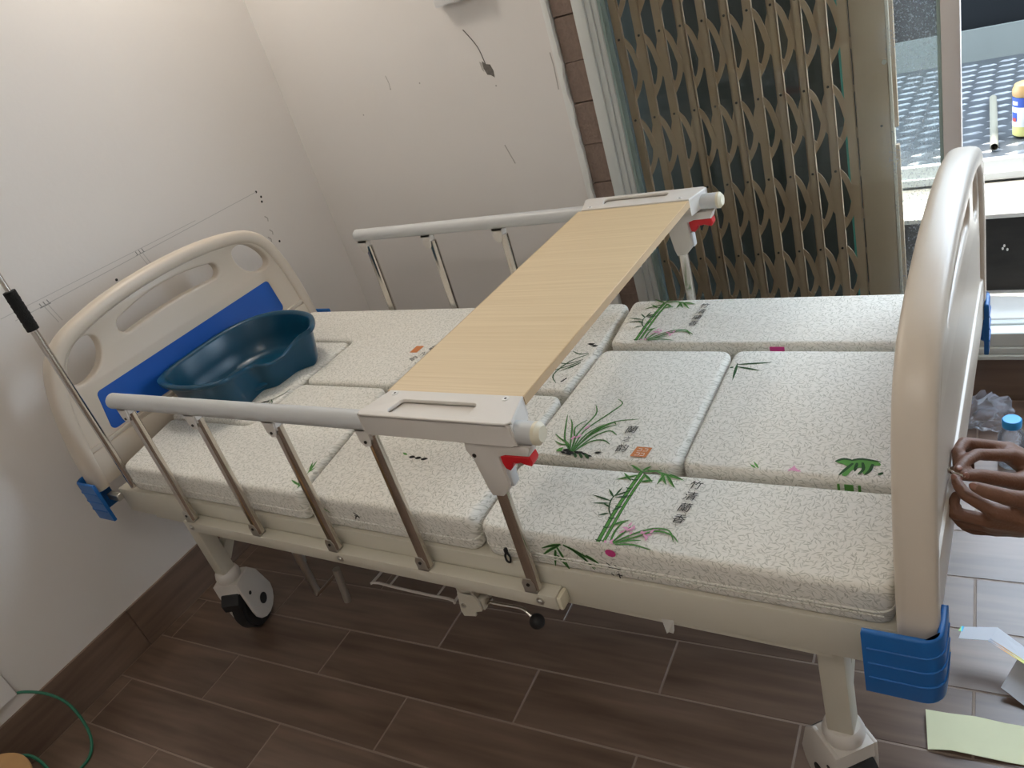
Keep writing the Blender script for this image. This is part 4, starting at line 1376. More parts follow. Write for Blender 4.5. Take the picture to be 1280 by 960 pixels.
for pts in ([(0.540, 0.640), (0.548, 0.634), (0.552, 0.626)], [(0.545, 0.632), (0.538, 0.622)], [(0.540, 0.632), (0.553, 0.630)]):
    fk.stroke(pts, 0.003, 0.0312, False, 'y')
obj('character_print', fk, M['pink_black'], N2, ang=0)

# ------------------------------------------------------------------ over-bed table clipped across the rails
tb = thing('overbed_table', 'wood-look over-bed table board lying across both side rails', 'table', (0.90, YC, 0.90))
zt = 0.942
def tplate(mir):
    fin = (lambda m_: m_.mirror_y(YC)) if mir else (lambda m_: m_)
    ol = [(0.752, -0.022), (0.744, -0.014), (0.766, 0.056), (1.046, 0.056), (1.064, -0.014), (1.056, -0.022)]
    mb = MB()
    # top skin with a moulded recess
    fr = lambda a, b, h: (a, b, zt - 0.0035 + h)
    sl_ = []
    for (cx, cy, a0) in ((0.966, 0.020, 0), (0.820, 0.020, 1), (0.814, 0.000, 2), (0.966, 0.000, 3)):
        for i in range(5):
            a = PI / 2 * (a0 + i / 4)
            sl_.append((cx + 0.009 * math.cos(a), cy + 0.009 * math.sin(a)))
    mb = shape2d(ol, [sl_], 0.007, 0.002, fr)
    mb.prism([(p[0], p[1]) for p in sl_], zt - 0.011, zt - 0.008)
    # skirt round the tube
    mb.prism([(0.752, -0.022), (0.744, -0.016), (0.744, -0.0188), (1.064, -0.0188), (1.064, -0.016), (1.056, -0.022)], 0.899, zt - 0.003)
    mb.prism([(0.7655, 0.052), (0.7655, 0.056), (1.0455, 0.056), (1.0455, 0.052)], 0.905, zt - 0.003)
    for xx in (0.745, 1.058):
        s = 1 if xx < 0.9 else -1
        mb.prism([(xx, -0.020), (xx + 0.005, -0.020), (xx + s * 0.018 + 0.005, 0.054), (xx + s * 0.018, 0.054)], 0.900, zt - 0.003)
    e = obj('end_clamp', fin(mb), M['whiteplastic'], tb)
    for xx in (0.785, 1.020):
        obj('clamp_screw', fin(MB().cyl((xx, 0.045, zt - 0.001), (xx, 0.045, zt + 0.0012), 0.0062, n=16)), M['screwlight'], e)
        obj('screw_slot', fin(MB().cyl((xx, 0.045, zt + 0.001), (xx, 0.045, zt + 0.0016), 0.0024, n=6)), M['screw'], e)
tplate(False)
tplate(True)
obj('board', MB().box(0.757, 1.045, 0.0565, 2 * YC - 0.0565, zt - 0.019, zt - 0.003, 0.0012, 1), M['wood'], tb)
obj('edge_band', MB().box(1.045, 1.0464, 0.0575, 2 * YC - 0.0575, zt - 0.0185, zt - 0.0035), M['woodedge'], tb)
obj('edge_band', MB().box(0.7556, 0.757, 0.0575, 2 * YC - 0.0575, zt - 0.0185, zt - 0.0035), M['woodedge'], tb)

# ------------------------------------------------------------------ drip pole, basin
iv = thing('drip_pole', 'steel drip pole with black foam grip at bed head corner', 'pole', (-0.329, 0.046, ZF))
obj('pole', MB().cyl((-0.329, 0.046, ZF), (-0.333, 0.046, 1.10), 0.0095, n=20).cyl((-0.333, 0.046, 1.10), (-0.338, 0.046, 1.75), 0.0065, n=18), M['chrome'], iv)
obj('foam_grip', MB().tube([(-0.333, 0.046, 1.078 + 0.0035 * i) for i in range(31)], [0.0148 + 0.0006 * (i % 4 == 0) - 0.0007 * (i % 7 == 0) for i in range(31)], 18), M['foam'], iv)
obj('hook_bar', MB().tube(smooth_pts([(-0.44, 0.046, 1.72), (-0.42, 0.046, 1.705), (-0.338, 0.046, 1.75), (-0.25, 0.046, 1.705), (-0.23, 0.046, 1.72)], 4), 0.004, 8), M['chrome'], iv)

rim = [(-0.350, 0.262, .785), (-0.386, 0.320, .785), (-0.393, 0.410, .785), (-0.393, 0.510, .785), (-0.376, 0.590, .785), (-0.330, 0.652, .785), (-0.255, 0.682, .785), (-0.165, 0.680, .785), (-0.085, 0.655, .785),
       (-0.032, 0.612, .784), (-0.010, 0.574, .781), (-0.036, 0.546, .771), (-0.054, 0.518, .757), (-0.056, 0.470, .746), (-0.064, 0.426, .750), (-0.104, 0.396, .759), (-0.098, 0.345, .768), (-0.088, 0.290, .778), (-0.140, 0.246, .784), (-0.250, 0.236, .785)]
R_ = smooth_pts(rim, 4, True)
cxr = sum(p[0] for p in R_) / len(R_)
cyr = sum(p[1] for p in R_) / len(R_)
def ring(sc, zf, zmin):
    out = []
    for p in R_:
        z_ = zmin + (p[2] - zmin) * zf
        out.append((cxr + (p[0] - cxr) * sc, cyr + (p[1] - cyr) * sc, z_))
    return out
zb_ = ZM + 0.0028
rings = [ring(0.70, 0.0, zb_), ring(0.80, 0.0, zb_), ring(0.835, 0.10, zb_), ring(0.88, 0.45, zb_), ring(0.925, 0.90, zb_), ring(0.975, 0.90, zb_), ring(0.992, 0.94, zb_), ring(0.990, 1.0, zb_), ring(0.965, 1.03, zb_), ring(0.925, 1.01, zb_), ring(0.905, 0.94, zb_),
         ring(0.865, 0.45, zb_), ring(0.815, 0.12, zb_ + 0.003), ring(0.77, 0.0, zb_ + 0.005), ring(0.60, 0.0, zb_ + 0.005)]
mb = MB()
n = len(R_)
for r in rings:
    mb.v += r
for i in range(len(rings) - 1):
    for k in range(n):
        k2 = (k + 1) % n
        mb.f.append((i * n + k, i * n + k2, (i + 1) * n + k2, (i + 1) * n + k))
mb.f.append(tuple(range(n))[::-1])
mb.f.append(tuple(range((len(rings) - 1) * n, len(rings) * n)))
ba = thing('washing_basin', 'dark teal kidney-shaped plastic basin on mattress against headboard', 'basin', (cxr, cyr, zb_))
mb.f = [f[::-1] for f in mb.f]
obj('basin_shell', mb, M['basin'], ba, ang=50)
obj('moulded_rest', MB().sphere((cxr + 0.045, cyr - 0.02, zb_ + 0.018), 0.045, 20, 10, (0.9, 1.9, 0.28)), M['basin'], ba)
dp = MB().lathe([(0.016, 0.0), (0.016, 0.006), (0.010, 0.007)], (cxr + 0.10, cyr + 0.12, zb_ + 0.004), 16)
obj('drain_plug', dp, M['basin'], ba)
#@@OUT

# ------------------------------------------------------------------ outside: folding gate behind the glass
GO = 0.125                      # gate plane behind the wall face
gate = thing('folding_gate', 'brown folding steel lattice gate standing behind the door glass', 'gate', FWl(0.98, GO, 0.16), AR)
GX = [0.650 + 0.0636 * i for i in range(10)]
ZB, ZTOP = 0.17, 2.14
barm = None
for x in GX + [1.2735]:
    if barm is None:
        o = obj('gate_bar', MB().box(-0.0115, -0.0085, -0.010, 0.006, 0, ZTOP - ZB).box(0.0085, 0.0115, -0.010, 0.006, 0, ZTOP - ZB).box(-0.0115, 0.0115, -0.010, -0.007, 0, ZTOP - ZB, 0.001, 1), M['gate'], gate, loc=FWl(x, GO, ZB), rz=AR)
        barm = o.data
    else:
        obj('gate_bar', None, None, gate, loc=FWl(x, GO, ZB), rz=AR, me=barm)
def strap(pts, yo):
    mb = MB()
    pts = smooth_pts(pts, 3)
    m = len(pts)
    w = 0.0080
    vs_ = []
    for i, p in enumerate(pts):
        a, b = pts[max(0, i - 1)], pts[min(m - 1, i + 1)]
        dx, dz = b[0] - a[0], b[1] - a[1]
        L = math.hypot(dx, dz)
        nx, nz = -dz / L * w, dx / L * w
        for sg in (1, -1):
            for yy in (yo - 0.0015, yo + 0.0015):
                vs_.append((p[0] + sg * nx, yy, p[1] + sg * nz))
    fs = []
    for i in range(m - 1):
        o_, q_ = 4 * i, 4 * i + 4
        fs += [(o_, q_, q_ + 2, o_ + 2), (o_ + 1, o_ + 3, q_ + 3, q_ + 1), (o_, o_ + 1, q_ + 1, q_), (o_ + 2, q_ + 2, q_ + 3, o_ + 3)]
    fs += [(0, 2, 3, 1), (4 * m - 4, 4 * m - 3, 4 * m - 1, 4 * m - 2)]
    return mb.add(vs_, fs)
W_ = 0.0636
down_r = strap([(0, 0.004), (0.020, -0.020), (0.033, -0.056), (0.043, -0.100), (0.060, -0.135), (0.078, -0.160)], -0.0008)
down_l = strap([(0, -0.01), (-0.014, -0.045), (-0.020, -0.090), (-0.030, -0.135), (-0.050, -0.172), (-0.070, -0.196)], 0.0035)
mr = ml = None
lv_z = [1.213 + 0.2435 * k for k in range(-4, 5)]
lv_z = [z_ for z_ in lv_z if 0.36 < z_ < 2.13]
rivm = None
for z_ in lv_z:
    for i, x in enumerate(GX):
        if mr is None:
            o = obj('gate_strap', down_r, M['gate'], gate, loc=FWl(x, GO, z_), rz=AR, ang=30)
            mr = o.data
            p = obj('gate_strap', down_l, M['gate'], gate, loc=FWl(x + W_, GO, z_), rz=AR, ang=30)
            ml = p.data
        else:
            obj('gate_strap', None, None, gate, loc=FWl(x, GO, z_), rz=AR, me=mr)
            obj('gate_strap', None, None, gate, loc=FWl(x + W_, GO, z_), rz=AR, me=ml)
        if rivm is None:
            rivm = obj('rivet', MB().cyl((0, -0.010, 0), (0, -0.0125, 0), 0.0038, n=8), M['screw'], gate, loc=FWl(x, GO, z_), rz=AR).data
        else:
            obj('rivet', None, None, gate, loc=FWl(x, GO, z_), rz=AR, me=rivm)
for i in range(9):
    obj('pale_rivet', MB().sphere((0.682 + 0.0636 * i, -0.008, 0.335), 0.0028, 8, 6), M['gateedge'], gate, loc=FWl(0, GO), rz=AR)
pl = obj('gate_stile', MB().box(1.290, 1.376, -0.014, 0.012, ZB, ZTOP, 0.002, 1), M['gatepanel'], gate, loc=FWl(0, GO), rz=AR)
obj('stile_edge', MB().box(1.376, 1.384, -0.016, 0.010, ZB, ZTOP, 0.001, 1), M['gateedge'], pl, loc=FWl(0, GO), rz=AR)
for (za, zb2) in ((0.18, 0.78), (0.83, 2.0)):
    obj('stile_flange', MB().box(1.384, 1.394, -0.010, 0.004, za, zb2, 0.001, 1), M['gatepanel'], pl, loc=FWl(0, GO), rz=AR)
obj('stile_bolt', MB().cyl((1.368, -0.014, 1.01), (1.368, -0.020, 1.01), 0.006, n=12), M['steel'], pl, loc=FWl(0, GO), rz=AR)
obj('stile_hole', MB().cyl((1.352, -0.0141, 0.84), (1.352, -0.0147, 0.84), 0.0035, n=10), M['hole'], pl, loc=FWl(0, GO), rz=AR)
obj('gate_track', MB().box(0.60, 2.66, -0.02, 0.02, 0.145, 0.168).box(0.60, 2.66, -0.02, 0.02, 2.14, 2.17), M['gatepanel'], gate, loc=FWl(0, GO), rz=AR)

pan = thing('dark_partition', 'dark teal partition standing behind the folding gate', 'partition', FWl(0.95, 0.27, 0.227), AR)
obj('partition_board', MB().box(0.47, 1.28, 0.255, 0.275, 0.227, 2.5), M['teal'], pan, loc=FWl(0, 0), rz=AR)
obj('partition_edge', MB().box(1.28, 1.33, 0.245, 0.285, 0.227, 2.5), M['teal'], pan, loc=FWl(0, 0), rz=AR)
obj('partition_strip', MB().box(1.235, 1.250, 0.248, 0.255, 0.227, 2.5), M['turq'], pan, loc=FWl(0, 0), rz=AR)

# sunlit step, dark riser, ledge and tread-plate platform
st_ = struct(obj('ground_step', MB().box(0.45, 4.2, 0.105, 0.345, -0.3, 0.226, 0.004, 1), M['concrete'], loc=FWO, rz=AR))
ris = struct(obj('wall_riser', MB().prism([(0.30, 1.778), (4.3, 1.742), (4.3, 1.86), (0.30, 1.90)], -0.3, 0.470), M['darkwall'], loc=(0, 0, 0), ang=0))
for (x, z_) in ((1.632, 0.375), (1.640, 0.362), (1.628, 0.366)):
    obj('paint_fleck', MB().sphere((x, 1.7655, z_), 0.0042, 6, 4, (0.8, 0.2, 1.2)), M['concrete'], ris)
struct(obj('ledge', MB().box(0.30, 4.3, 1.748, 1.90, 0.470, 0.487, 0.003, 1), M['concrete'], loc=(0, 0, 0)))
struct(obj('rough_edge', MB().box(0.30, 4.3, 1.90, 2.03, -0.3, 0.478), M['rough'], loc=(0, 0, 0), ang=0))
plat = thing('metal_platform', 'raised tread-plate platform outside the glass door', 'platform', (1.6, 2.7, 0.0))
pf = obj('platform_plate', MB().box(0.5, 3.6, 2.055, 3.33, 0.530, 0.548), M['deck'], plat, ang=0)
obj('front_angle', MB().box(0.5, 3.6, 2.032, 2.055, 0.486, 0.552, 0.002, 1).box(0.5, 3.6, 2.024, 2.033, 0.486, 0.512, 0.002, 1), M['lip'], plat)
obj('kick_plate', MB().prism([(0.5, 3.33), (3.6, 3.30), (3.6, 3.32), (0.5, 3.35)], 0.53, 0.680), M['kick'], plat, ang=0)
obj('support', MB().box(0.5, 3.6, 2.06, 2.12, 0.0, 0.530).box(0.5, 3.6, 3.2, 3.26, 0.0, 0.530), M['lip'], plat, ang=0)
tr_ = MB()
ri = random.Random(2)
px_, py_ = 0.140, 0.040
for j in range(0, 30):
    for i in range(-4, 22):
        x = 0.95 + i * px_ + (px_ / 2 if j % 2 else 0)
        y = 2.085 + j * py_
        if not (0.9 < x < 2.3 and y < 3.28):
            continue
        a = 0.12
        c, s_ = math.cos(a), math.sin(a)
        Lx, Ly = 0.034, 0.0105
        base = [(-Lx, 0), (0, -Ly), (Lx, 0), (0, Ly)]
        vs_ = [(x + p * c - q * s_, y + p * s_ + q * c, 0.548) for p, q in base] + [(x + p * 0.55 * c - q * 0.4 * s_, y + p * 0.55 * s_ + q * 0.4 * c, 0.5535) for p, q in base]
        tr_.add(vs_, [(0, 1, 5, 4), (1, 2, 6, 5), (2, 3, 7, 6), (3, 0, 4, 7), (4, 5, 6, 7)])
o = obj('tread_pattern', tr_, M['treadworn'], pf, ang=0)
o['kind'] = 'stuff'
struct(obj('wall_outside', MB().box(-0.5, 5.0, 3.42, 3.52, -0.3, 1.7), M['tarp'], loc=(0, 0, 0), ang=0))
struct(obj('ground_outside', MB().box(-1.5, 5.5, 2.03, 6.0, -0.35, -0.3), M['rough'], loc=(0, 0, 0), ang=0))
struct(obj('unseen_shade_roof', MB().box(-0.5, 5.0, 2.28, 3.6, 5.2, 5.3), M['tarp'], loc=(0, 0, 0), ang=0))  # unseen; shades the platform's back, set high to let sky light indoors

obj_p = MB()
pA, pB = Vector((1.588, 2.108, 0.5655)), Vector((1.556, 2.66, 0.5655))
dirp = (pB - pA).normalized()
obj_p.cyl(pA, pB, 0.0118, n=20, caps=False)
obj_p.cyl(pB, pA, 0.0098, n=20, caps=False)
a = dirp.orthogonal().normalized()
b = dirp.cross(a)
for P0 in (pA, pB):
    vs_ = []
    for r_2 in (0.0118, 0.0098):
        for i in range(20):
            t = 2 * PI * i / 20
            vs_.append(P0 + a * (r_2 * math.cos(t)) + b * (r_2 * math.sin(t)))
    obj_p.add(vs_, [(i, (i + 1) % 20, 20 + (i + 1) % 20, 20 + i) for i in range(20)])
tag(obj('plastic_pipe', obj_p, M['pvc']), 'short grey plastic pipe lying on the tread plate', 'pipe')
jx, jy, jz = 1.672, 2.245, 0.5537
jar = thing('tub', 'plastic tub with tan lid and colourful label on tread plate', 'tub', (jx, jy, jz))
obj('tub_body', MB().lathe([(0.036, 0.0), (0.040, 0.004), (0.040, 0.120), (0.036, 0.130)], (jx, jy, jz), 32), M['lblyellow'], jar)
obj('lid', MB().lathe([(0.0415, 0.0), (0.0425, 0.004), (0.0425, 0.018), (0.036, 0.034), (0.020, 0.040)], (jx, jy, jz + 0.130), 32), M['lid'], jar)
obj('label_band', MB().lathe([(0.0408, 0.0), (0.0408, 0.062)], (jx, jy, jz + 0.034), 32), M['lblwhite'], jar)
obj('label_band', MB().lathe([(0.0410, 0.0), (0.0410, 0.030)], (jx, jy, jz + 0.097), 32), M['lblblue'], jar)
def jar_patch(name, a0, a1, z0, z1, m, r=0.0413):
    vs_, fs = [], []
    for i in range(7):
        t = a0 + (a1 - a0) * i / 6
        vs_ += [(jx + r * math.cos(t), jy + r * math.sin(t), jz + z0), (jx + r * math.cos(t), jy + r * math.sin(t), jz + z1)]
    fs = [(2 * i, 2 * i + 2, 2 * i + 3, 2 * i + 1) for i in range(6)]
    obj(name, MB().add(vs_, fs), m, jar, ang=0)
jar_patch('label_picture', math.radians(-165), math.radians(-130), 0.052, 0.080, M['lblblue'])
jar_patch('label_picture', math.radians(-160), math.radians(-135), 0.050, 0.062, M['lblred'], 0.0415)
jar_patch('label_lettering', math.radians(-160), math.radians(-128), 0.104, 0.116, M['lblwhite'], 0.0415)

# ------------------------------------------------------------------ things on the floor
py = MB()
ysh = [[(1.560, 0.343, 0.010), (1.573, 0.258, 0.003)], [(1.600, 0.349, 0.006), (1.612, 0.262, 0.012)], [(1.648, 0.353, 0.010), (1.654, 0.267, 0.008)], [(1.70, 0.356, 0.006), (1.705, 0.272, 0.004)],
       [(1.756, 0.359, 0.008), (1.758, 0.278, 0.003)], [(1.86, 0.366, 0.004), (1.86, 0.286, 0.003)]]
for i in range(len(ysh) - 1):
    py.add([ysh[i][0], ysh[i + 1][0], ysh[i + 1][1], ysh[i][1]], [(3, 2, 1, 0)])
    py.add([tuple(Vector(p) - Vector((0, 0, 0.0012))) for p in (ysh[i][0], ysh[i + 1][0], ysh[i + 1][1], ysh[i][1])], [(0, 1, 2, 3)])
tag(obj('paper_strip', py, M['ypaper'], ang=60), 'crumpled pale yellow paper strip on the tiled floor', 'paper')
def sheet(quads, th=0.0008):
    mb = MB()
    for q in quads:
        lo_ = [tuple(Vector(p) - Vector((0, 0, th))) for p in q]
        mb.add(list(q) + lo_, [(0, 1, 2, 3), (7, 6, 5, 4), (0, 4, 5, 1), (1, 5, 6, 2), (2, 6, 7, 3), (3, 7, 4, 0)])
    return mb
fc_ = thing('opened_carton', 'white opened carton with rainbow foil edge on the floor', 'carton', (1.70, 0.47, 0.0))
obj('carton_flap', sheet([[(1.608, 0.492, .068), (1.664, 0.498, .072), (1.676, 0.537, .072), (1.613, 0.526, .068)]]), M['card'], fc_, ang=0)
obj('carton_flap', sheet([[(1.664, 0.498, .072), (1.726, 0.470, .058), (1.726, 0.508, .058), (1.676, 0.537, .072)], [(1.726, 0.470, .058), (1.82, 0.43, .03), (1.82, 0.47, .03), (1.726, 0.508, .058)]]), M['card'], fc_, ang=0)
obj('foil_edge', sheet([[(1.661, 0.4965, .0715), (1.7255, 0.466, .0575), (1.726, 0.4735, .0585), (1.665, 0.5035, .0727)], [(1.7255, 0.466, .0575), (1.82, 0.426, .0293), (1.82, 0.434, .0306), (1.726, 0.4735, .0585)]], 0.0006), M['foil'], fc_, ang=0)
obj('foil_edge', sheet([[(1.606, 0.512, .0683), (1.6135, 0.5125, .0688), (1.616, 0.527, .0688), (1.610, 0.5265, .0683)]], 0.0006), M['foil'], fc_, ang=0)
obj('carton_panel', sheet([[(1.687, 0.426, .022), (1.735, 0.402, .004), (1.80, 0.455, .006), (1.716, 0.492, .050)]]), M['card'], fc_, ang=0)
obj('carton_base', sheet([[(1.735, 0.402, .002), (1.86, 0.37, .002), (1.88, 0.47, .002), (1.76, 0.50, .002)], [(1.74, 0.50, .002), (1.86, 0.47, .002), (1.82, 0.47, .030), (1.726, 0.508, .058)]]), M['card'], fc_, ang=0)
# bottle
bx_, by_ = 1.676, 1.185
bt = thing('water_bottle', 'small clear plastic bottle with bright blue cap near door sill', 'bottle', (bx_, by_, 0.0))
obj('bottle_body', MB().lathe([(0.026, 0.001), (0.031, 0.006), (0.032, 0.03), (0.030, 0.05), (0.032, 0.07), (0.032, 0.092), (0.026, 0.110), (0.020, 0.118), (0.020, 0.126), (0.0185, 0.126), (0.0185, 0.117), (0.0245, 0.109), (0.0305, 0.092), (0.0305, 0.07), (0.0285, 0.05), (0.0305, 0.03), (0.0295, 0.007), (0.02, 0.004)], (bx_, by_, 0), 28), M['pet'], bt)
obj('bottle_cap', MB().lathe([(0.0222, 0.0), (0.0228, 0.003), (0.0228, 0.020), (0.0205, 0.023), (0.012, 0.0232)], (bx_, by_, 0.1265), 28), M['bluecap'], bt)
# plastic bag
bm = bmesh.new()
bmesh.ops.create_icosphere(bm, subdivisions=4, radius=1.0)
rb = random.Random(4)
from mathutils import noise as mnoise
for v in bm.verts:
    d = v.co.normalized()
    k = 0.72 + 0.45 * mnoise.noise(d * 2.3 + Vector((3, 1, 7))) + 0.22 * abs(mnoise.noise(d * 6.1))
    v.co = Vector((d.x * 0.085 * k, d.y * 0.045 * k, max(-0.050, d.z * 0.075 * k)))
tag(obj('plastic_bag', MB().bm(bm, Matrix.Translation((1.600, 1.345, 0.051))), M['bag'], ang=25), 'crumpled clear plastic bag on floor against dark skirting', 'bag')
# green cord, trunking and the round board at the lower left
tk = thing('cable_trunking', 'white cable trunking end on the wall above the skirting', 'trunking', (wl(-0.47) + 0.02, -0.47, 0.205))
obj('trunking_body', MB().box(wl(-0.47), wl(-0.47) + 0.022, -0.53, -0.418, 0.205, 1.9, 0.002, 1), M['trunk'], tk)
tag(obj('green_cord', MB().tube(smooth_pts([(-0.571, -0.430, 0.212), (-0.560, -0.405, 0.198), (-0.53, -0.375, 0.165), (-0.49, -0.36, 0.125), (-0.45, -0.365, 0.075), (-0.415, -0.385, 0.03), (-0.395, -0.42, 0.0060), (-0.38, -0.48, 0.0060), (-0.335, -0.51, 0.0060), (-0.26, -0.54, 0.0060), (-0.20, -0.62, 0.0060), (-0.19, -0.74, 0.0060)], 6), 0.0042, 8), M['cord']),
    'thin green cord looping from wall trunking down to floor', 'cord')
dx_, dy_, dr_ = -0.412, -0.672, 0.152
dk = thing('cable_drum', 'round tan cable drum with green cord standing in room corner', 'drum', (dx_, dy_, 0.0))
for z0 in (0.0, 0.135):
    obj('flange', MB().lathe([(dr_ - 0.004, z0), (dr_, z0 + 0.003), (dr_, z0 + 0.012), (dr_ - 0.004, z0 + 0.015)], (dx_, dy_, 0.0), 48), M['cardboard'], dk)
obj('core', MB().lathe([(0.06, 0.015), (0.06, 0.135)], (dx_, dy_, 0.0), 32), M['cardboard'], dk)
obj('wound_cord', MB().tube(smooth_pts([(dx_ + 0.066 * math.cos(0.5 * i), dy_ + 0.066 * math.sin(0.5 * i), 0.022 + 0.0009 * i) for i in range(100)], 2)
    + smooth_pts([(dx_ - 0.05, dy_ + 0.075, 0.115), (dx_ - 0.055, dy_ + 0.12, 0.122), (dx_ - 0.045, dy_ + 0.155, 0.120), (dx_ - 0.015, dy_ + 0.170, 0.100), (dx_ + 0.02, dy_ + 0.166, 0.06), (dx_ + 0.04, dy_ + 0.15, 0.02)], 5), 0.0042, 8), M['cord'], dk)

# ------------------------------------------------------------------ person working at the footboard
A = dict(
    index=[(1.700, 0.321, 0.687), (1.6586, 0.2748, 0.7209), (1.6457, 0.2424, 0.7310), (1.6373, 0.2165, 0.7340)],
    middle=[(1.6950, 0.3472, 0.6811), (1.6390, 0.3007, 0.7213), (1.6330, 0.2688, 0.7266), (1.6355, 0.2455, 0.7180)],
    ring=[(1.6918, 0.3686, 0.6602), (1.6400, 0.3231, 0.6958), (1.6340, 0.2910, 0.6999), (1.6379, 0.2720, 0.6960)],
    little=[(1.692, 0.380, 0.640), (1.652, 0.345, 0.668), (1.645, 0.318, 0.672), (1.648, 0.300, 0.668)],
    thumb=[(1.7120, 0.2860, 0.6650), (1.6866, 0.2608, 0.6887), (1.6642, 0.2364, 0.7111), (1.6440, 0.2120, 0.7285)])
AW_ = (1.742, 0.345, 0.640)
B = dict(
    index=[(1.6845, 0.1790, 0.6958), (1.6501, 0.1805, 0.7199), (1.6410, 0.1912, 0.7260), (1.6358, 0.2020, 0.7290)],
    middle=[(1.6796, 0.1867, 0.6699), (1.6360, 0.1798, 0.6834), (1.6335, 0.1885, 0.6928), (1.6365, 0.2010, 0.6993)],
    ring=[(1.6804, 0.2010, 0.6477), (1.6440, 0.1960, 0.6528), (1.6345, 0.2010, 0.6619), (1.6370, 0.2130, 0.6685)],
    little=[(1.6843, 0.2180, 0.6259), (1.6585, 0.2120, 0.6267), (1.6450, 0.2120, 0.6322), (1.6400, 0.2210, 0.6415)],
    thumb=[(1.7221, 0.1910, 0.7100), (1.6994, 0.1720, 0.7290), (1.6764, 0.1630, 0.7440), (1.6625, 0.1670, 0.7470)])
BW_ = (1.745, 0.214, 0.655)
RAD = dict(index=(0.0105, 0.0094, 0.0084, 0.0070), middle=(0.0105, 0.0096, 0.0085, 0.0071), ring=(0.0100, 0.0090, 0.0080, 0.0067), little=(0.0090, 0.0080, 0.0072, 0.0060), thumb=(0.0135, 0.0118, 0.0105, 0.0080))
def hand(mb, H, wrist):
    for k, ch_ in H.items():
        r = RAD[k]
        for i in range(3):
            mb.capsule(ch_[i], ch_[i + 1], r[i], r[i + 1])
        w = Vector(wrist)
        b0 = Vector(ch_[0])
        mb.capsule(b0, b0.lerp(w, 0.55), r[0] * 1.12, 0.0165)
        mb.capsule(b0.lerp(w, 0.45), w, 0.0165, 0.0215)
    ks = ['index', 'middle', 'ring', 'little']
    for a_, b_2 in zip(ks[:-1], ks[1:]):
        pa, pb = Vector(H[a_][0]), Vector(H[b_2][0])
        mb.capsule(pa.lerp(pb, 0.5), pa.lerp(pb, 0.5).lerp(Vector(wrist), 0.6), 0.0105, 0.017)
body = MB()
hand(body, A, AW_)
hand(body, B, BW_)
SR, SL = (2.22, 0.52, 0.90), (2.24, 0.14, 0.90)
ER, EL = (1.985, 0.565, 0.640), (1.990, 0.130, 0.620)
body.capsule(AW_, Vector(AW_).lerp(Vector(ER), 0.45), 0.0235, 0.036)
body.capsule(Vector(AW_).lerp(Vector(ER), 0.45), ER, 0.036, 0.040)
body.capsule(ER, SR, 0.042, 0.052)
body.capsule(BW_, Vector(BW_).lerp(Vector(EL), 0.45), 0.0235, 0.036)
body.capsule(Vector(BW_).lerp(Vector(EL), 0.45), EL, 0.036, 0.040)
body.capsule(EL, SL, 0.042, 0.052)
mid = Vector(SR).lerp(Vector(SL), 0.5)
hip = Vector((2.52, 0.33, 0.33))
body.capsule(SR, SL, 0.062, 0.062)
for s_ in (-0.09, 0.0, 0.09):
    body.capsule(mid + Vector((0.03, s_, -0.04)), hip + Vector((0, s_ * 0.9, 0.08)), 0.105, 0.115)
neck = mid + Vector((-0.03, 0, 0.07))
body.capsule(mid + Vector((0, 0, 0.02)), neck + Vector((-0.03, 0, 0.05)), 0.058, 0.052)
hc = neck + Vector((-0.065, 0, 0.145))
body.sphere(hc, 0.1, 24, 18, (0.95, 0.76, 1.15))
body.sphere(hc + Vector((-0.035, 0, -0.062)), 0.06, 18, 12, (0.95, 0.9, 0.95))
body.capsule(hc + Vector((-0.092, 0, 0.012)), hc + Vector((-0.110, 0, -0.026)), 0.010, 0.015)
for s_ in (-1, 1):
    body.sphere(hc + Vector((0.005, s_ * 0.078, -0.01)), 0.028, 12, 8, (0.7, 0.4, 1.1))
for s_ in (-1, 1):
    kn = Vector((2.10, 0.33 + s_ * 0.20, 0.50))
    an = Vector((2.36, 0.33 + s_ * 0.15, 0.095))
    hp = hip + Vector((0, s_ * 0.09, 0))
    body.capsule(hp, kn, 0.088, 0.060)
    body.capsule(kn, kn.lerp(an, 0.4), 0.058, 0.060)
    body.capsule(kn.lerp(an, 0.4), an, 0.060, 0.040)
    body.capsule(an + Vector((0.02, 0, -0.05)), an + Vector((-0.17, s_ * 0.02, -0.062)), 0.036, 0.030)
pers = thing('person', 'person crouching at footboard, bare hands tightening a small fitting', 'person', (2.36, 0.33, 0.0))
pb_ = remesh(body, 0.0034, 5)
obj('body', pb_, M['skin'], pers, ang=80)
sh = MB()
sh.capsule(SR, SL, 0.074, 0.074)
for s_ in (-0.09, 0.0, 0.09):
    sh.capsule(mid + Vector((0.03, s_, -0.04)), hip + Vector((0, s_ * 0.9, 0.10)), 0.118, 0.127)
for S_, E_ in ((SR, ER), (SL, EL)):
    sh.capsule(S_, Vector(S_).lerp(Vector(E_), 0.55), 0.068, 0.060)
obj('shirt', remesh(sh, 0.012, 4), M['shirt'], pers, ang=80)
tr2 = MB()
for s_ in (-1, 1):
    kn = Vector((2.10, 0.33 + s_ * 0.20, 0.50))
    an = Vector((2.36, 0.33 + s_ * 0.15, 0.095))
    hp = hip + Vector((0, s_ * 0.09, 0))
    tr2.capsule(hp, kn, 0.100, 0.070)
    tr2.capsule(kn, kn.lerp(an, 0.4), 0.069, 0.071)
    tr2.capsule(kn.lerp(an, 0.4), kn.lerp(an, 0.92), 0.071, 0.056)
tr2.capsule(hip + Vector((0.02, -0.09, 0.03)), hip + Vector((0.02, 0.09, 0.03)), 0.13, 0.13)
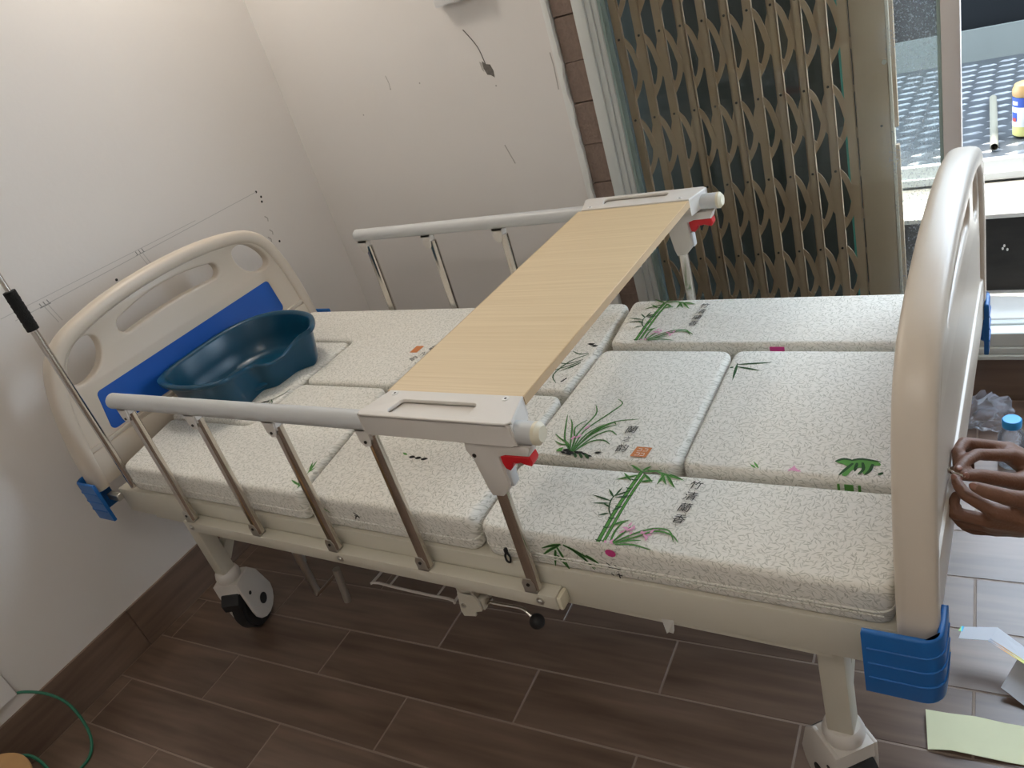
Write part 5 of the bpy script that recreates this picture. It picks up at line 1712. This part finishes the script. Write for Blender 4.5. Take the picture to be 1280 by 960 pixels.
obj('trousers', remesh(tr2, 0.012, 4), M['jeans'], pers, ang=80)
for s_ in (-1, 1):
    an = Vector((2.36, 0.33 + s_ * 0.15, 0.095))
    so = MB().capsule(an + Vector((0.035, 0, -0.048)), an + Vector((-0.175, s_ * 0.02, -0.056)), 0.044, 0.038).box(2.14, 2.43, an.y - 0.042 + s_ * 0.01, an.y + 0.042 + s_ * 0.01, 0.001, 0.022, 0.008, 2)
    obj('shoe', remesh(so, 0.007, 3), M['shoe'], pers, ang=80)
hr = MB().sphere(hc + Vector((0.018, 0, 0.022)), 0.105, 24, 16, (0.95, 0.80, 1.10))
obj('hair', remesh(hr, 0.008, 2), M['hair'], pers, ang=80)
for s_ in (-1, 1):
    e = hc + Vector((-0.080, s_ * 0.033, 0.006))
    obj('eye', MB().sphere(e, 0.0125, 12, 8), M['eye'], pers)
obj('mouth', MB().sphere(hc + Vector((-0.088, 0, -0.062)), 0.02, 12, 8, (0.4, 1.1, 0.35)), M['lips'], pers)
# fingernails on the tips in view
for H in (A, B):
    for k in ('index', 'thumb'):
        t_, d_ = Vector(H[k][3]), (Vector(H[k][3]) - Vector(H[k][2])).normalized()
        up = (Vector((1.73, -0.82, 1.56)) - t_).normalized()
        up = (up - d_ * up.dot(d_)).normalized()
        rr = RAD[k][3]
        q = Matrix((d_, d_.cross(up), up)).transposed().to_4x4()
        mb = MB().sphere((0, 0, 0), 1, 12, 8)
        mb.v = [tuple(t_ + up * rr * 0.80 + (q @ Vector((p[0] * rr * 0.85, p[1] * rr * 0.62, p[2] * rr * 0.22)))) for p in mb.v]
        obj('fingernail', mb, M['nail'], pers)
# the small fitting they hold
fit = MB().tube(smooth_pts([(1.6295, 0.232, 0.722), (1.632, 0.214, 0.732), (1.640, 0.208, 0.733), (1.648, 0.206, 0.731)], 4), 0.0022, 8)
fit.cyl((1.6275, 0.232, 0.722), (1.631, 0.224, 0.727), 0.006, n=6)
tag(obj('small_bolt', fit, M['chrome']), 'small shiny bolt held between fingertips at the footboard', 'bolt')
